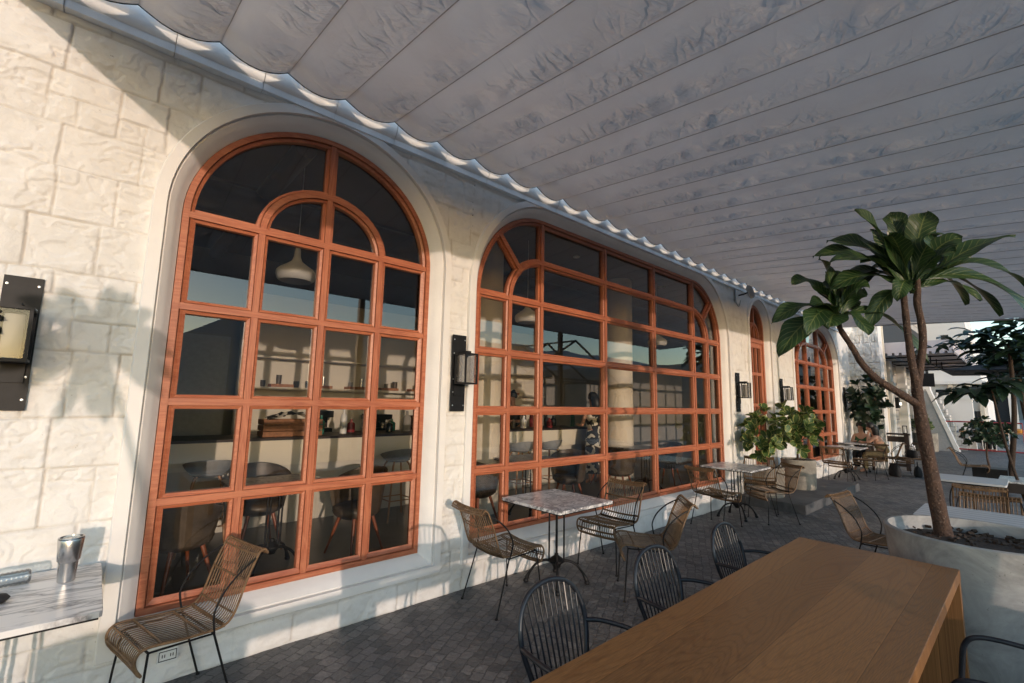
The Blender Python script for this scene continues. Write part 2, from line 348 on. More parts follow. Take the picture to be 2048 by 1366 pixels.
# ------------------------------------------------------------------ mesh helper
class MB:
    def __init__(s): s.v = []; s.f = []; s.uv = None
    def add(s, vs, fs, uv=None):
        n = len(s.v); s.v += [tuple(v) for v in vs]; s.f += [tuple(i+n for i in f) for f in fs]
        if uv is not None:
            if s.uv is None: s.uv = []
            s.uv += uv
        return s
    def box(s, c, d, rz=0, M=None):
        x, y, z = d[0]/2, d[1]/2, d[2]/2
        vs = [Vector((a*x, b*y, e*z)) for a in (-1, 1) for b in (-1, 1) for e in (-1, 1)]
        R = M if M is not None else Matrix.Rotation(rz, 3, 'Z')
        vs = [R @ v + Vector(c) for v in vs]
        return s.add(vs, [(0, 1, 3, 2), (4, 6, 7, 5), (0, 4, 5, 1), (2, 3, 7, 6), (0, 2, 6, 4), (1, 5, 7, 3)])
    def b2(s, x0, x1, y0, y1, z0, z1):
        return s.box(((x0+x1)/2, (y0+y1)/2, (z0+z1)/2), (abs(x1-x0), abs(y1-y0), abs(z1-z0)))
    def tube(s, pts, r, seg=6, closed=False, cap=True):
        P = [Vector(p) for p in pts]; n = len(P); rr = r if isinstance(r, (list, tuple)) else [r]*n
        T = []
        for i in range(n):
            a = P[i-1] if (i > 0 or closed) else P[i]; b = P[(i+1) % n] if (i < n-1 or closed) else P[i]
            t = (b-a); T.append(t.normalized() if t.length > 1e-9 else Vector((0, 0, 1)))
        up = Vector((0, 0, 1)) if abs(T[0].z) < .9 else Vector((1, 0, 0))
        N = (up - T[0]*up.dot(T[0])).normalized(); vs = []
        for i in range(n):
            if i: N = (N - T[i]*N.dot(T[i])); N = N.normalized() if N.length > 1e-6 else Vector((1, 0, 0))
            B = T[i].cross(N)
            for k in range(seg):
                a = 2*pi*k/seg; vs.append(P[i] + (N*cos(a)+B*sin(a))*rr[i])
        fs = []
        m = n if closed else n-1
        for i in range(m):
            j = (i+1) % n
            for k in range(seg):
                l = (k+1) % seg; fs.append((i*seg+k, i*seg+l, j*seg+l, j*seg+k))
        if cap and not closed: fs += [tuple(range(seg))[::-1], tuple((n-1)*seg+k for k in range(seg))]
        return s.add(vs, fs)
    def lathe(s, prof, seg=24, c=(0, 0, 0), M=None):
        vs = []; n = len(prof)
        for r, z in prof:
            for k in range(seg):
                a = 2*pi*k/seg; v = Vector((r*cos(a), r*sin(a), z))
                if M is not None: v = M @ v
                vs.append(v+Vector(c))
        fs = [(i*seg+k, i*seg+(k+1) % seg, (i+1)*seg+(k+1) % seg, (i+1)*seg+k) for i in range(n-1) for k in range(seg)]
        if prof[0][0] > 1e-6: fs.append(tuple(range(seg))[::-1])
        if prof[-1][0] > 1e-6: fs.append(tuple((n-1)*seg+k for k in range(seg)))
        return s.add(vs, fs)
    def grid(s, P, nu, nv, uv=None, wrap=False):
        fs = [(i*nv+j, i*nv+j+1, (i+1)*nv+j+1, (i+1)*nv+j) for i in range(nu-1) for j in range(nv-1)]
        return s.add(P, fs, uv)
    def prism_y(s, poly, y0, y1):
        n = len(poly); vs = [(x, y0, z) for x, z in poly]+[(x, y1, z) for x, z in poly]
        return s.add(vs, [tuple(range(n)), tuple(range(2*n-1, n-1, -1))]+[(i, n+i, n+(i+1) % n, (i+1) % n) for i in range(n)])
    def build(s, name, mat, parent=None, smooth=None, loc=None):
        me = bpy.data.meshes.new(name); me.from_pydata(s.v, [], s.f); me.update()
        if s.uv is not None:
            L = me.uv_layers.new(name='UVMap'); idx = np.empty(len(me.loops), dtype=np.int32); me.loops.foreach_get('vertex_index', idx)
            L.data.foreach_set('uv', np.array(s.uv, dtype=np.float32)[idx].ravel())
        if smooth is not None:
            me.polygons.foreach_set('use_smooth', [True]*len(me.polygons)); me.set_sharp_from_angle(angle=RD(smooth))
        me.materials.append(MAT[mat]); o = bpy.data.objects.new(name, me); COL.objects.link(o)
        if parent is not None: o.parent = parent
        if loc is not None: o.location = loc
        return o

def tag(o, label=None, cat=None, group=None, kind=None):
    if label: o['label'] = label
    if cat: o['category'] = cat
    if group: o['group'] = group
    if kind: o['kind'] = kind
    return o
def thing(name, label, cat, loc=(0, 0, 0), rz=0, group=None):
    o = bpy.data.objects.new(name, None); o.empty_display_size = .1; COL.objects.link(o)
    o.location = loc; o.rotation_euler = (0, 0, rz); return tag(o, label, cat, group)
def structure(o): o['kind'] = 'structure'; return o
def dup(src, label, loc, rz=0, scale=None):
    r = src.copy(); COL.objects.link(r); r.location = loc; r.rotation_euler = (0, 0, rz); r['label'] = label
    if scale: r.scale = scale
    for ch in [c for c in bpy.data.objects if c.parent == src]:
        c = ch.copy(); COL.objects.link(c); c.parent = r
        for g in [d for d in bpy.data.objects if d.parent == ch]:
            e = g.copy(); COL.objects.link(e); e.parent = c
    return r
def catmull(P, n=6):
    P = [Vector(p) for p in P]; out = []
    for i in range(len(P)-1):
        a = P[i-1] if i else P[i]*2-P[i+1]; b, c = P[i], P[i+1]; d = P[i+2] if i+2 < len(P) else P[i+1]*2-P[i]
        for k in range(n):
            t = k/n; out.append(.5*((2*b)+(c-a)*t+(2*a-5*b+4*c-d)*t*t+(3*b-a-3*c+d)*t**3))
    out.append(P[-1]); return out
def vnoise(x, y, seed=0):
    rs = np.random.RandomState(seed); T = rs.rand(256, 256)
    xi = np.floor(x).astype(int); yi = np.floor(y).astype(int); fx = x-xi; fy = y-yi
    fx = fx*fx*(3-2*fx); fy = fy*fy*(3-2*fy)
    g = lambda a, b: T[a & 255, b & 255]
    return (g(xi, yi)*(1-fx)+g(xi+1, yi)*fx)*(1-fy)+(g(xi, yi+1)*(1-fx)+g(xi+1, yi+1)*fx)*fy
def fbm(x, y, seed=0, o=4):
    a = 0; s = 0; w = 1.
    for i in range(o): a = a+w*vnoise(x*2**i, y*2**i, seed+i); s += w; w *= .5
    return a/s

# ------------------------------------------------------------------ ground
structure(MB().b2(-400, 700, -500, 400, -.06, -.004).build('ground', 'ground_far'))
structure(MB().b2(-14, 60, -14, 3.60, -.05, 0).build('paving', 'paving'))
def hills():
    P = []; nu, nv = 70, 10
    for i in range(nu):
        a = RD(-75 + 150*i/(nu-1))
        for j in range(nv):
            d = 150+20*j; h = (j/(nv-1))**.8*(26+12*float(fbm(np.array(i*.25), np.array(.3), 3)))*(.55+.45*cos(a*1.2))+2.0*float(vnoise(np.array(i*1.3), np.array(j*1.1), 8))
            P.append((d*cos(a), d*sin(a)-20, h-1.5))
    structure(MB().grid(P, nu, nv).build('hill', 'hill', smooth=60))
    P = []; nu = 90
    for i in range(nu):
        a = RD(150 + 240*i/(nu-1) - 60)
        for j in range(3): P.append((260*cos(a), 260*sin(a), [-2, 3+3*float(vnoise(np.array(i*.9), np.array(.1), 4)), 3.2][j]))
    structure(MB().grid(P, nu, 3).build('distant_ridge', 'hill', smooth=60))
hills()

# ------------------------------------------------------------------ facade outlines
def offset_poly(pts, d):
    n = len(pts); out = []
    for i in range(n):
        a = Vector(pts[i-1]); b = Vector(pts[i]); c = Vector(pts[(i+1) % n])
        e1 = (b-a).normalized(); e2 = (c-b).normalized()
        n1 = Vector((e1.y, -e1.x)); n2 = Vector((e2.y, -e2.x)); m = n1+n2
        m = m.normalized() if m.length > 1e-6 else n1
        out.append(tuple(b+m*(d/max(.35, m.dot(n1)))))
    return out
def arch_outline(x0, x1, zb, zs, rx, rz, n=20):
    """counter-clockwise seen from outside with -y towards the viewer (x right, z up)"""
    P = [(x0, zb), (x1, zb)]
    for k in range(n+1):
        a = pi/2*k/n; P.append((x1-rx+rx*cos(a), zs+rz*sin(a)))
    for k in range(n+1):
        a = pi/2+pi/2*k/n
        p = (x0+rx+rx*cos(a), zs+rz*sin(a))
        if math.dist(p, P[-1]) > .012: P.append(p)
    return P
HW = .035
OPEN = {
 'a': arch_outline(.344-HW, 2.183+HW, .417-HW, 2.905, .92+HW, .857+HW),
 'b': arch_outline(2.808-HW, 8.30+HW, .43-HW, 2.813, .922+HW, .969+HW),
 'c': arch_outline(9.50, 10.42, -.05, 3.28, .46, .50),
 'd': arch_outline(12.05-HW, 15.55+HW, .43-HW, 2.82, 1.25+HW, .96+HW)}

def in_poly(X, Z, poly):
    ins = np.zeros(X.shape, bool); n = len(poly)
    for i in range(n):
        x1, z1 = poly[i]; x2, z2 = poly[(i+1) % n]
        if z1 == z2: continue
        c = ((z1 > Z) != (z2 > Z)) & (X < (x2-x1)*(Z-z1)/(z2-z1)+x1); ins ^= c
    return ins
# ashlar layout
rngw = random.Random(7); RECTS = []
z = 0.0
zs = [0.0, .19, .36, .66, .98, 1.29, 1.56, 1.93, 2.24, 2.375, 2.68, 2.98, 3.23, 3.55, 3.86, 4.2]
for i in range(len(zs)-1):
    z0, z1 = zs[i], zs[i+1]; x = -4.3+rngw.random()*.3
    while x < 17.6:
        w = rngw.uniform(.20, .46) if (z1-z0) > .2 else rngw.uniform(.18, .5)
        if z1-z0 > .27 and rngw.random() < .3:
            zm = z0+(z1-z0)*rngw.uniform(.4, .6); xm = x+w*rngw.uniform(.35, .65)
            RECTS += [(x, xm, z0, zm), (xm, x+w, z0, zm), (x, x+w, zm, z1)]
        else: RECTS.append((x, x+w, z0, z1))
        x += w
def wall_height(X, Z):
    wob = (fbm(X*7, Z*7, 11, 3)-.5)*.016
    Xw = X+wob; Zw = Z+(fbm(X*6+9, Z*6, 21, 3)-.5)*.012
    H = np.zeros(X.shape); JT = np.ones(X.shape)*.5
    rough = fbm(X*8, Z*8, 31, 5); rid = np.abs(fbm(X*3.2+rough*1.2, Z*3.8, 41, 4)-.5)
    tq = fbm(X*3.1+rough*.6, Z*3.6, 51, 4)*8; ter = (np.floor(tq)+np.clip((tq-np.floor(tq))*6, 0, 1))/8
    xs = X[:, 0]; zz = Z[0, :]
    for k, (x0, x1, z0, z1) in enumerate(RECTS):
        i0, i1 = np.searchsorted(xs, [x0-.02, x1+.02]); j0, j1 = np.searchsorted(zz, [z0-.02, z1+.02])
        if i0 >= i1 or j0 >= j1: continue
        a = Xw[i0:i1, j0:j1]; b = Zw[i0:i1, j0:j1]
        e = np.minimum(np.minimum(a-x0, x1-a), np.minimum(b-z0, z1-b))
        m = e >= 0
        r = random.Random(k*13+5)
        tx, tz = r.uniform(-.012, .012), r.uniform(-.015, .015)
        h = r.uniform(-.004, .005)+1.6*tx*(a-(x0+x1)/2)+1.6*tz*(b-(z0+z1)/2)
        h = h+(rough[i0:i1, j0:j1]-.5)*.017+np.minimum(rid[i0:i1, j0:j1], .03)*.26+(ter[i0:i1, j0:j1]-.5)*.046
        g = .012*np.exp(-(e/.0045)**2)
        sub = H[i0:i1, j0:j1]; sub[m] = (h-g)[m]; js = JT[i0:i1, j0:j1]; js[m] = (np.exp(-(e/.005)**2)*np.clip(fbm(a*4, b*4, 91, 3)*2.6-.5, 0, 1))[m]
    return np.clip(H, -.04, .032), JT
def wall_zone(name, x0, x1, z0, z1, dx, parent, holes=True):
    nx = int(round((x1-x0)/dx))+1; nz = int(round((z1-z0)/dx))+1
    X, Z = np.meshgrid(np.linspace(x0, x1, nx), np.linspace(z0, z1, nz), indexing='ij')
    H, JT = wall_height(X, Z)
    V = np.stack([X, YW-H, Z], -1).reshape(-1, 3)
    cx = (X[:-1, :-1]+X[1:, 1:])/2; cz = (Z[:-1, :-1]+Z[1:, 1:])/2
    keep = np.ones(cx.shape, bool)
    for k, P in OPEN.items():
        keep &= ~in_poly(cx, cz, offset_poly(P, .125 if dx < .02 else .12))
    ii, jj = np.nonzero(keep)
    a = ii*nz+jj; F = np.stack([a, a+nz, a+nz+1, a+1], -1)
    me = bpy.data.meshes.new(name); me.vertices.add(len(V)); me.vertices.foreach_set('co', V.ravel())
    me.loops.add(F.size); me.loops.foreach_set('vertex_index', F.ravel().astype(np.int32)); me.polygons.add(len(F))
    me.polygons.foreach_set('loop_start', np.arange(0, F.size, 4, dtype=np.int32)); me.update(calc_edges=True)
    at = me.attributes.new('joint', 'FLOAT', 'POINT'); at.data.foreach_set('value', JT.ravel().astype(np.float32))
    me.polygons.foreach_set('use_smooth', [True]*len(F)); me.materials.append(MAT['wall']); me.validate()
    o = bpy.data.objects.new(name, me); COL.objects.link(o); o.parent = parent; return o
cafe = thing('cafe_building', 'white painted stone cafe with tall arched orange wood windows under the fabric canopy', 'building')
def join_meshes(objs):
    bm = bmesh.new()
    for o in objs: bm.from_mesh(o.data)
    me = bpy.data.meshes.new(objs[0].name); bm.to_mesh(me); bm.free(); me.materials.append(MAT['wall'])
    o = objs[0]; o.data = me
    for x in objs[1:]: bpy.data.objects.remove(x)
    return o
wA = wall_zone('wall', -1.42, .30, -.03, 4.05, .0075, cafe)
wA2 = wall_zone('wall', .30, 2.64, -.03, 4.05, .0125, cafe)
wB = wall_zone('wall', 2.64, 17.04, -.03, 4.05, .03, cafe)
wall = join_meshes([wA, wA2, wB])
m = MB(); m.b2(-8, -1.42, YW-.002, YW+.3, -.03, 5.2); m.b2(-8, 17.04, YW+.03, YW+.3, 4.06, 5.2); m.build('upper_wall', 'trim', cafe)
# cornice moulding: step, rounded belly, top
def sweep_x(prof, x0, x1, n=1):
    vs = []; k = len(prof)
    for i in range(n+1):
        x = x0+(x1-x0)*i/n; vs += [(x, y, z) for y, z in prof]
    return vs, [(i*k+j, i*k+j+1, (i+1)*k+j+1, (i+1)*k+j) for i in range(n) for j in range(k-1)]
prof = [(YW+.03, 3.905), (YW-.058, 3.905), (YW-.062, 3.955)]+[(YW-.062-.07*sin(a), 3.955+.22*(1-cos(a))) for a in [RD(x) for x in (10, 25, 40, 55, 70, 80, 90)]]+[(YW-.14, 4.19), (YW-.14, 4.30), (YW+.03, 4.32)]
m = MB(); rr = random.Random(3); x = -4
while x < 17.0:
    w = .52; a = rr.uniform(-.003, .003); vs, fs = sweep_x([(y+a, z_) for y, z_ in prof], x, min(17.05, x+w-.004)); m.add(vs, fs); x += w
m.build('cornice', 'cornice', cafe, smooth=40)

def casing(P, parent, name='window_casing'):
    prof = [(0.004, YF+.02), (0.004, YF-.035), (.010, YF-.040), (.030, YW+.035), (.055, YW+.005), (.080, YW-.018), (.086, YW-.018), (.088, YW-.008), (.094, YW-.008), (.096, YW-.046), (.160, YW-.046), (.166, YW-.038), (.167, YW+.02)]
    rings = [offset_poly(P, d) for d, y in prof]; n = len(P); vs = []; fs = []
    for (d, y), R in zip(prof, rings): vs += [(x, y, z) for x, z in R]
    for i in range(len(prof)-1):
        for k in range(n):
            l = (k+1) % n; fs.append((i*n+k, i*n+l, (i+1)*n+l, (i+1)*n+k))
    m = MB(); m.add(vs, fs); return m.build(name, 'trim', parent, smooth=28)

# ------------------------------------------------------------------ wooden windows
def bar_v(m, x, z0, z1, w=.043, off=0.):
    m.b2(x-w/2, x+w/2, YF-.036-off, YF-.010, z0, z1); m.b2(x-.046, x+.046, YF-.012-off, YF+.03-off, z0, z1)
def bar_h(m, z, x0, x1, w=.043, off=0.0025):
    m.b2(x0, x1, YF-.036-off, YF-.012, z-w/2, z+w/2); m.b2(x0, x1, YF-.012-off, YF+.03-off, z-.046, z+.046)
def bead(m, x0, x1, z0, z1, w=.018):
    a = .027; x0 += a; x1 -= a; z0 += a; z1 -= a
    o = [(x0, z0), (x1, z0), (x1, z1), (x0, z1)]; i = [(x0+w, z0+w), (x1-w, z0+w), (x1-w, z1-w), (x0+w, z1-w)]
    vs = [(x, YF-.027, z) for x, z in o]+[(x, YF-.019, z) for x, z in i]+[(x, YF-.010, z) for x, z in o]+[(x, YF-.010, z) for x, z in i]
    fs = []
    for k in range(4):
        l = (k+1) % 4; fs += [(k, l, 4+l, 4+k), (8+k, 8+l, l, k), (4+k, 4+l, 12+l, 12+k)]
    m.add(vs, fs)
def arc_bar(m, cx, cz, rx, rz, a0, a1, full=True, off=.005, n=22):
    prof = [(-.046, YF+.03), (-.046, YF-.018), (-.028, YF-.027), (-.027, YF-.012), (-.022, YF-.012), (-.0215, YF-.036-off), (.0215, YF-.036-off), (.022, YF-.012), (.027, YF-.012), (.028, YF-.027), (.046, YF-.018), (.046, YF+.03)]
    vs = []; k = len(prof)
    for i in range(n+1):
        a = a0+(a1-a0)*i/n; nx, nz = cos(a)/rx, sin(a)/rz; l = math.hypot(nx, nz); nx /= l; nz /= l
        for d, y in prof: vs.append((cx+rx*cos(a)+nx*d, y, cz+rz*sin(a)+nz*d))
    m.add(vs, [(i*k+j, i*k+j+1, (i+1)*k+j+1, (i+1)*k+j) for i in range(n) for j in range(k-1)])
def window(key, cols, rows, rx, rz, inner, name='arched_window'):
    zs = rows[0]; x0, x1 = cols[0], cols[-1]; zb = rows[-1]
    m = MB()
    P = OPEN[key]
    # outer frame ring
    ring = [(0.0, YF+.03), (0.0, YF-.045), (-.038, YF-.045), (-.040, YF-.016), (-.045, YF-.016), (-.047, YF-.030), (-.066, YF-.020), (-.066, YF+.03)]
    R = [offset_poly(P, d) for d, y in ring]; n = len(P); vs = []; fs = []
    for (d, y), r_ in zip(ring, R): vs += [(x, y, z) for x, z in r_]
    for i in range(len(ring)-1):
        for k in range(n):
            l = (k+1) % n; fs.append((i*n+k, i*n+l, (i+1)*n+l, (i+1)*n+k))
    m.add(vs, fs)
    w = m.build(name, 'frame_wood', cafe, smooth=28)
    mv = MB(); mh = MB()
    top = zs+rz
    if len(cols) == 5:      # full round arch
        cx = cols[2]; r2x, r2z = inner
        bar_v(mv, cx, zb, top)
        for c in (cols[1], cols[3]): bar_v(mv, c, zb, zs)
        arc_bar(mh, cx, zs, r2x, r2z, 0, pi)
    else:
        r2x, r2z = inner; L, R_ = cols[2], cols[-3]
        for c in cols[2:-2]: bar_v(mv, c, zb, top)
        for c in (cols[1], cols[-2]): bar_v(mv, c, zb, zs)
        arc_bar(mh, L, zs, r2x, r2z, pi/2, pi); arc_bar(mh, R_, zs, r2x, r2z, 0, pi/2)
        bar_h(mh, zs+r2z, L, R_)
        for sx, cx in ((-1, L), (1, R_)):     # diagonal spokes
            a = RD(45); p = Vector((cx+sx*r2x*cos(a), zs+r2z*sin(a))); q = Vector((cx+sx*rx*cos(a), zs+rz*sin(a)))
            d = q-p; c = (p+q)/2; ang = math.atan2(d.y, d.x)
            M = Matrix.Rotation(-ang, 3, 'Y')
            mh.box((c.x, YF-.024, c.y), (d.length, .034, .05), M=M); mh.box((c.x, YF+.008, c.y), (d.length, .04, .10), M=M)
    for z in rows[:-1]: bar_h(mh, z, x0, x1)
    for i in range(len(rows)-1):
        for j in range(len(cols)-1): bead(mh, cols[j], cols[j+1], rows[i+1], rows[i])
    if len(cols) != 5:
        cs = cols[2:-2]
        for j in range(len(cs)-1): bead(mh, cs[j], cs[j+1], zs, zs+r2z); bead(mh, cs[j], cs[j+1], zs+r2z, top)
    mv.build('mullion', 'frame_wood_v', w); mh.build('glazing_bar', 'frame_wood', w, smooth=25)
    g = MB(); g.add([(x, YF+.016, z) for x, z in offset_poly(P, -.02)], [tuple(range(len(P)))]); g.build('window_glass', 'glass', w)
    casing(P, cafe)
    return w
window('a', [.344, .794, 1.264, 1.733, 2.183], [2.905, 2.279, 1.655, 1.034, .417], .92, .857, (.4695, .405))
window('b', [2.808, 3.24, 3.73, 4.946, 6.156, 7.378, 7.868, 8.30], [2.813, 2.207, 1.604, 1.018, .43], .922, .969, (.49, .49))
window('d', [12.05, 12.6, 13.3, 14.3, 15.0, 15.55][0:2]+[13.3, 14.3]+[15.0, 15.55], [2.82, 2.21, 1.60, 1.01, .43], 1.25, .96, (.70, .49))
def door():
    P = OPEN['c']; casing(P, cafe, 'door_casing')
    x0, x1 = 9.50, 10.42
    m = MB(); ring = [(0, YF+.03), (0, YF-.05), (-.06, YF-.05), (-.065, YF+.03)]
    R = [offset_poly(P, d) for d, y in ring]; n = len(P); vs = []; fs = []
    for (d, y), r_ in zip(ring, R): vs += [(x, y, z) for x, z in r_]
    for i in range(3):
        for k in range(n): fs.append((i*n+k, i*n+(k+1) % n, (i+1)*n+(k+1) % n, (i+1)*n+k))
    m.add(vs, fs); m.b2(x0, x1, YF-.046, YF+.026, 3.0, 3.09)
    d = m.build('door', 'frame_wood_v', cafe, smooth=30)
    m = MB()
    for a, b in ((x0+.065, x0+.17), (x1-.17, x1-.065)): m.b2(a, b, YF-.030, YF+.02, .16, 2.995)
    for z0, z1 in ((.16, .45), (1.08, 1.16), (1.70, 1.76), (2.33, 2.39), (2.90, 2.995)): m.b2(x0+.17, x1-.17, YF-.027, YF+.018, z0, z1)
    for x in (9.86, 10.05): m.b2(x-.017, x+.017, YF-.024, YF+.015, .45, 2.9)
    arc = MB(); m.b2(9.94, 9.98, YF-.034, YF+.02, 3.09, 3.74)
    m.build('door_leaf', 'frame_wood_v', d)
    arc_bar(arc, 9.96, 3.09, .22, .30, 0, pi, n=14); arc.build('fanlight_bar', 'frame_wood', d, smooth=30)
    g = MB(); g.add([(x, YF+.010, z) for x, z in offset_poly(P, -.03)], [tuple(range(len(P)))]); g.build('door_glass', 'glass', d)
    h = MB(); h.tube([(10.30, YF-.07, 1.05), (10.30, YF-.07, 1.55)], .012); h.tube([(10.30, YF-.03, 1.1), (10.30, YF-.07, 1.1)], .008); h.tube([(10.30, YF-.03, 1.5), (10.30, YF-.07, 1.5)], .008)
    h.build('door_handle', 'screw', d, smooth=40)
door()
# shell of the room behind the facade
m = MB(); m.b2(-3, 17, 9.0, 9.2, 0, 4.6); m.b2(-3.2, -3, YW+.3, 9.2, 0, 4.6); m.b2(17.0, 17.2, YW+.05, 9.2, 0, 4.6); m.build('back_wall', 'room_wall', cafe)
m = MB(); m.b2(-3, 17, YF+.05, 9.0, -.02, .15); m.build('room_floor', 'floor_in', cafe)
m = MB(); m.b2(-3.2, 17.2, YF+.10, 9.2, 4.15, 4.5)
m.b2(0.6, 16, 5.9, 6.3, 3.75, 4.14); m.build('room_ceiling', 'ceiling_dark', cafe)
m = MB(); m.b2(-3.2, 17.2, YW+.301, 9.2, 4.6, 4.8); m.build('roof', 'concrete', cafe)
m = MB(); m.tube([(-2, 5.6, 3.8), (3.1, 5.6, 3.8), (3.6, 5.7, 3.7), (12, 5.7, 3.7)], .17, 14); m.tube([(1.2, 4.2, 3.95), (1.2, 8.5, 3.95)], .10, 10)
m.build('air_duct', 'black_metal', cafe, smooth=40)
for x, y in ((5.8, 4.9), (8.6, 4.95), (8.5, 6.8), (12.2, 7.0)):
    m = MB(); m.lathe([(.0, 4.148), (.06, 4.148), (.06, 4.135), (.045, 4.13)], 14, (x, y, 0)); m.build('ceiling_spotlight', 'white_plastic', cafe, smooth=40)
# stone block wing beyond the last window
yy = np.linspace(2.83, 3.62, 90); zz_ = np.linspace(0, 2.6, 290)
Yg, Zg = np.meshgrid(yy*1.0, zz_, indexing='ij')
Hh, Jh = wall_height((Yg-2.83)*1.7+6.0, Zg*.75*1.95)
m = MB(); m.grid(np.stack([17.04-Hh*2.2, Yg, Zg*2], -1).reshape(-1, 3).tolist(), 90, 290)
wing = m.build('stone_wing', 'wall', cafe, smooth=50); at = wing.data.attributes.new('joint', 'FLOAT', 'POINT'); at.data.foreach_set('value', (Jh*2.0).ravel().astype(np.float32))
m = MB(); m.b2(17.08, 17.6, 2.832, 3.9, 0, 5.2); m.build('wing_core', 'trim', cafe)
m = MB(); m.b2(17.60, 17.68, 2.80, 3.9, 0, 5.2); m.build('wing_edge', 'cream', cafe)

# step platform in front of the door
m = MB(); m.b2(8.6, 12.1, 2.52, YW-.03, -.02, .15)
tag(m.build('door_platform', 'concrete_dark'), 'low grey paved platform step in front of the cafe door', 'step')

# ------------------------------------------------------------------ wall lamps
def wall_lamp(label, x, loc_y=YW-.02):
    t = thing('wall_lantern', label, 'wall lamp', (x, loc_y, 1.955), 0, 'black wall lanterns along the facade')
    m = MB(); m.b2(-.075, .075, -.014, 0, -.355, .355); m.b2(-.055, .055, -.03, -.014, -.21, .12); m.b2(-.02, .02, -.17, -.03, .165, .195); m.tube([(0, -.125, .15), (0, -.125, .2)], .008)
    m.build('back_plate', 'black_metal', t)
    m = MB(); a, y0, y1, z0, z1 = .063, -.05, -.205, -.10, .165; k = .007
    for x_ in (-a, a):
        for y_ in (y0, y1): m.b2(x_-k, x_+k, y_-k, y_+k, z0, z1)
    for z_ in (z0, z1):
        for y_ in (y0, y1): m.b2(-a-k, a+k, y_-k*1.05, y_+k*1.05, z_-k, z_+k)
        for x_ in (-a, a): m.b2(x_-k*1.1, x_+k*1.1, y1, y0, z_-k*.9, z_+k*.9)
    m.b2(-a, a, y1, y0, z1-.002, z1+.006); m.b2(-a, a, y1, y0, z0-.008, z0); m.build('lantern_cage', 'black_metal', t)
    m = MB(); m.tube([(0, (y0+y1)/2, z0+.01), (0, (y0+y1)/2, z1-.03)], .038, 20); m.build('diffuser_tube', 'lamp_tube', t, smooth=40)
    m = MB(); m.b2(-a+.008, a-.008, y1+.004, y1+.006, z0+.01, z1-.01); m.b2(a-.006, a-.004, y1+.01, y0-.01, z0+.01, z1-.01); m.b2(-a+.004, -a+.006, y1+.01, y0-.01, z0+.01, z1-.01); m.build('lantern_glass', 'lamp_glass', t)
    for z_ in (.31, .18, -.06, -.18, -.30):
        for x_ in (-.06, .06): m = MB(); m.lathe([(.0, 0), (.006, 0), (.006, .003), (0, .004)], 10, (x_, -.014, z_), Matrix.Rotation(RD(90), 3, 'X')); m.build('screw', 'screw', t, smooth=40)
    return t
L1 = wall_lamp('black wall lantern on the sunlit stone at the left edge of the picture', -.345)
dup(L1, 'black wall lantern on the narrow pier between the two nearest arched windows', (2.50, YW-.035, 1.955))
dup(L1, 'black wall lantern left of the arched wooden door', (8.77, YW-.02, 1.955))
dup(L1, 'black wall lantern right of the arched wooden door above the bushy potted plant', (11.03, YW-.02, 1.955))
dup(L1, 'farthest black wall lantern, past the last arched window beside the dark shrub', (16.15, YW-.02, 1.955))

# round device over the door
t = thing('wall_antenna', 'pale grey round device on a bracket above the arched door with a looping cable', 'antenna', (8.95, YW-.02, 3.80))
m = MB(); m.b2(-.12, .10, -.02, 0, -.17, .22); m.build('mounting_plate', 'trim', t)
m = MB(); m.tube([(0, -.02, 0), (-.03, -.12, 0), (-.08, -.22, .01)], .014, 8); m.build('bracket', 'black_metal', t, smooth=40)
m = MB(); m.lathe([(0, -.04), (.10, -.04), (.125, -.02), (.125, .02), (.10, .045), (0, .05)], 26, (-.10, -.27, .01), Matrix.Rotation(RD(70), 3, 'X') @ Matrix.Rotation(RD(25), 3, 'Y')); m.build('antenna_disc', 'grey_plastic', t, smooth=35)
m = MB(); m.tube(catmull([(-.02, -.03, .22), (-.15, -.03, .18), (-.17, -.03, 0), (-.15, -.03, -.16), (-.03, -.03, -.22), (.0, -.05, -.1)]), .006, 6); m.build('cable', 'grey_plastic', t, smooth=40)

# outlet
t = thing('power_outlet', 'small double power outlet low on the wall below the tall arch window', 'outlet', (.475, YW-.03, .17))
m = MB(); m.b2(-.05, .05, -.02, 0, -.038, .038); m.build('outlet_box', 'white_plastic', t)
m = MB(); m.b2(-.040, .040, -.024, -.019, -.027, -.024); m.b2(-.040, .040, -.024, -.019, .024, .027); m.b2(-.043, -.040, -.024, -.019, -.027, .027); m.b2(.040, .043, -.024, -.019, -.027, .027)
for x in (-.026, -.014, .014, .026): m.b2(x-.002, x+.002, -.024, -.019, -.008, .008)
m.build('outlet_sockets', 'black_metal', t)

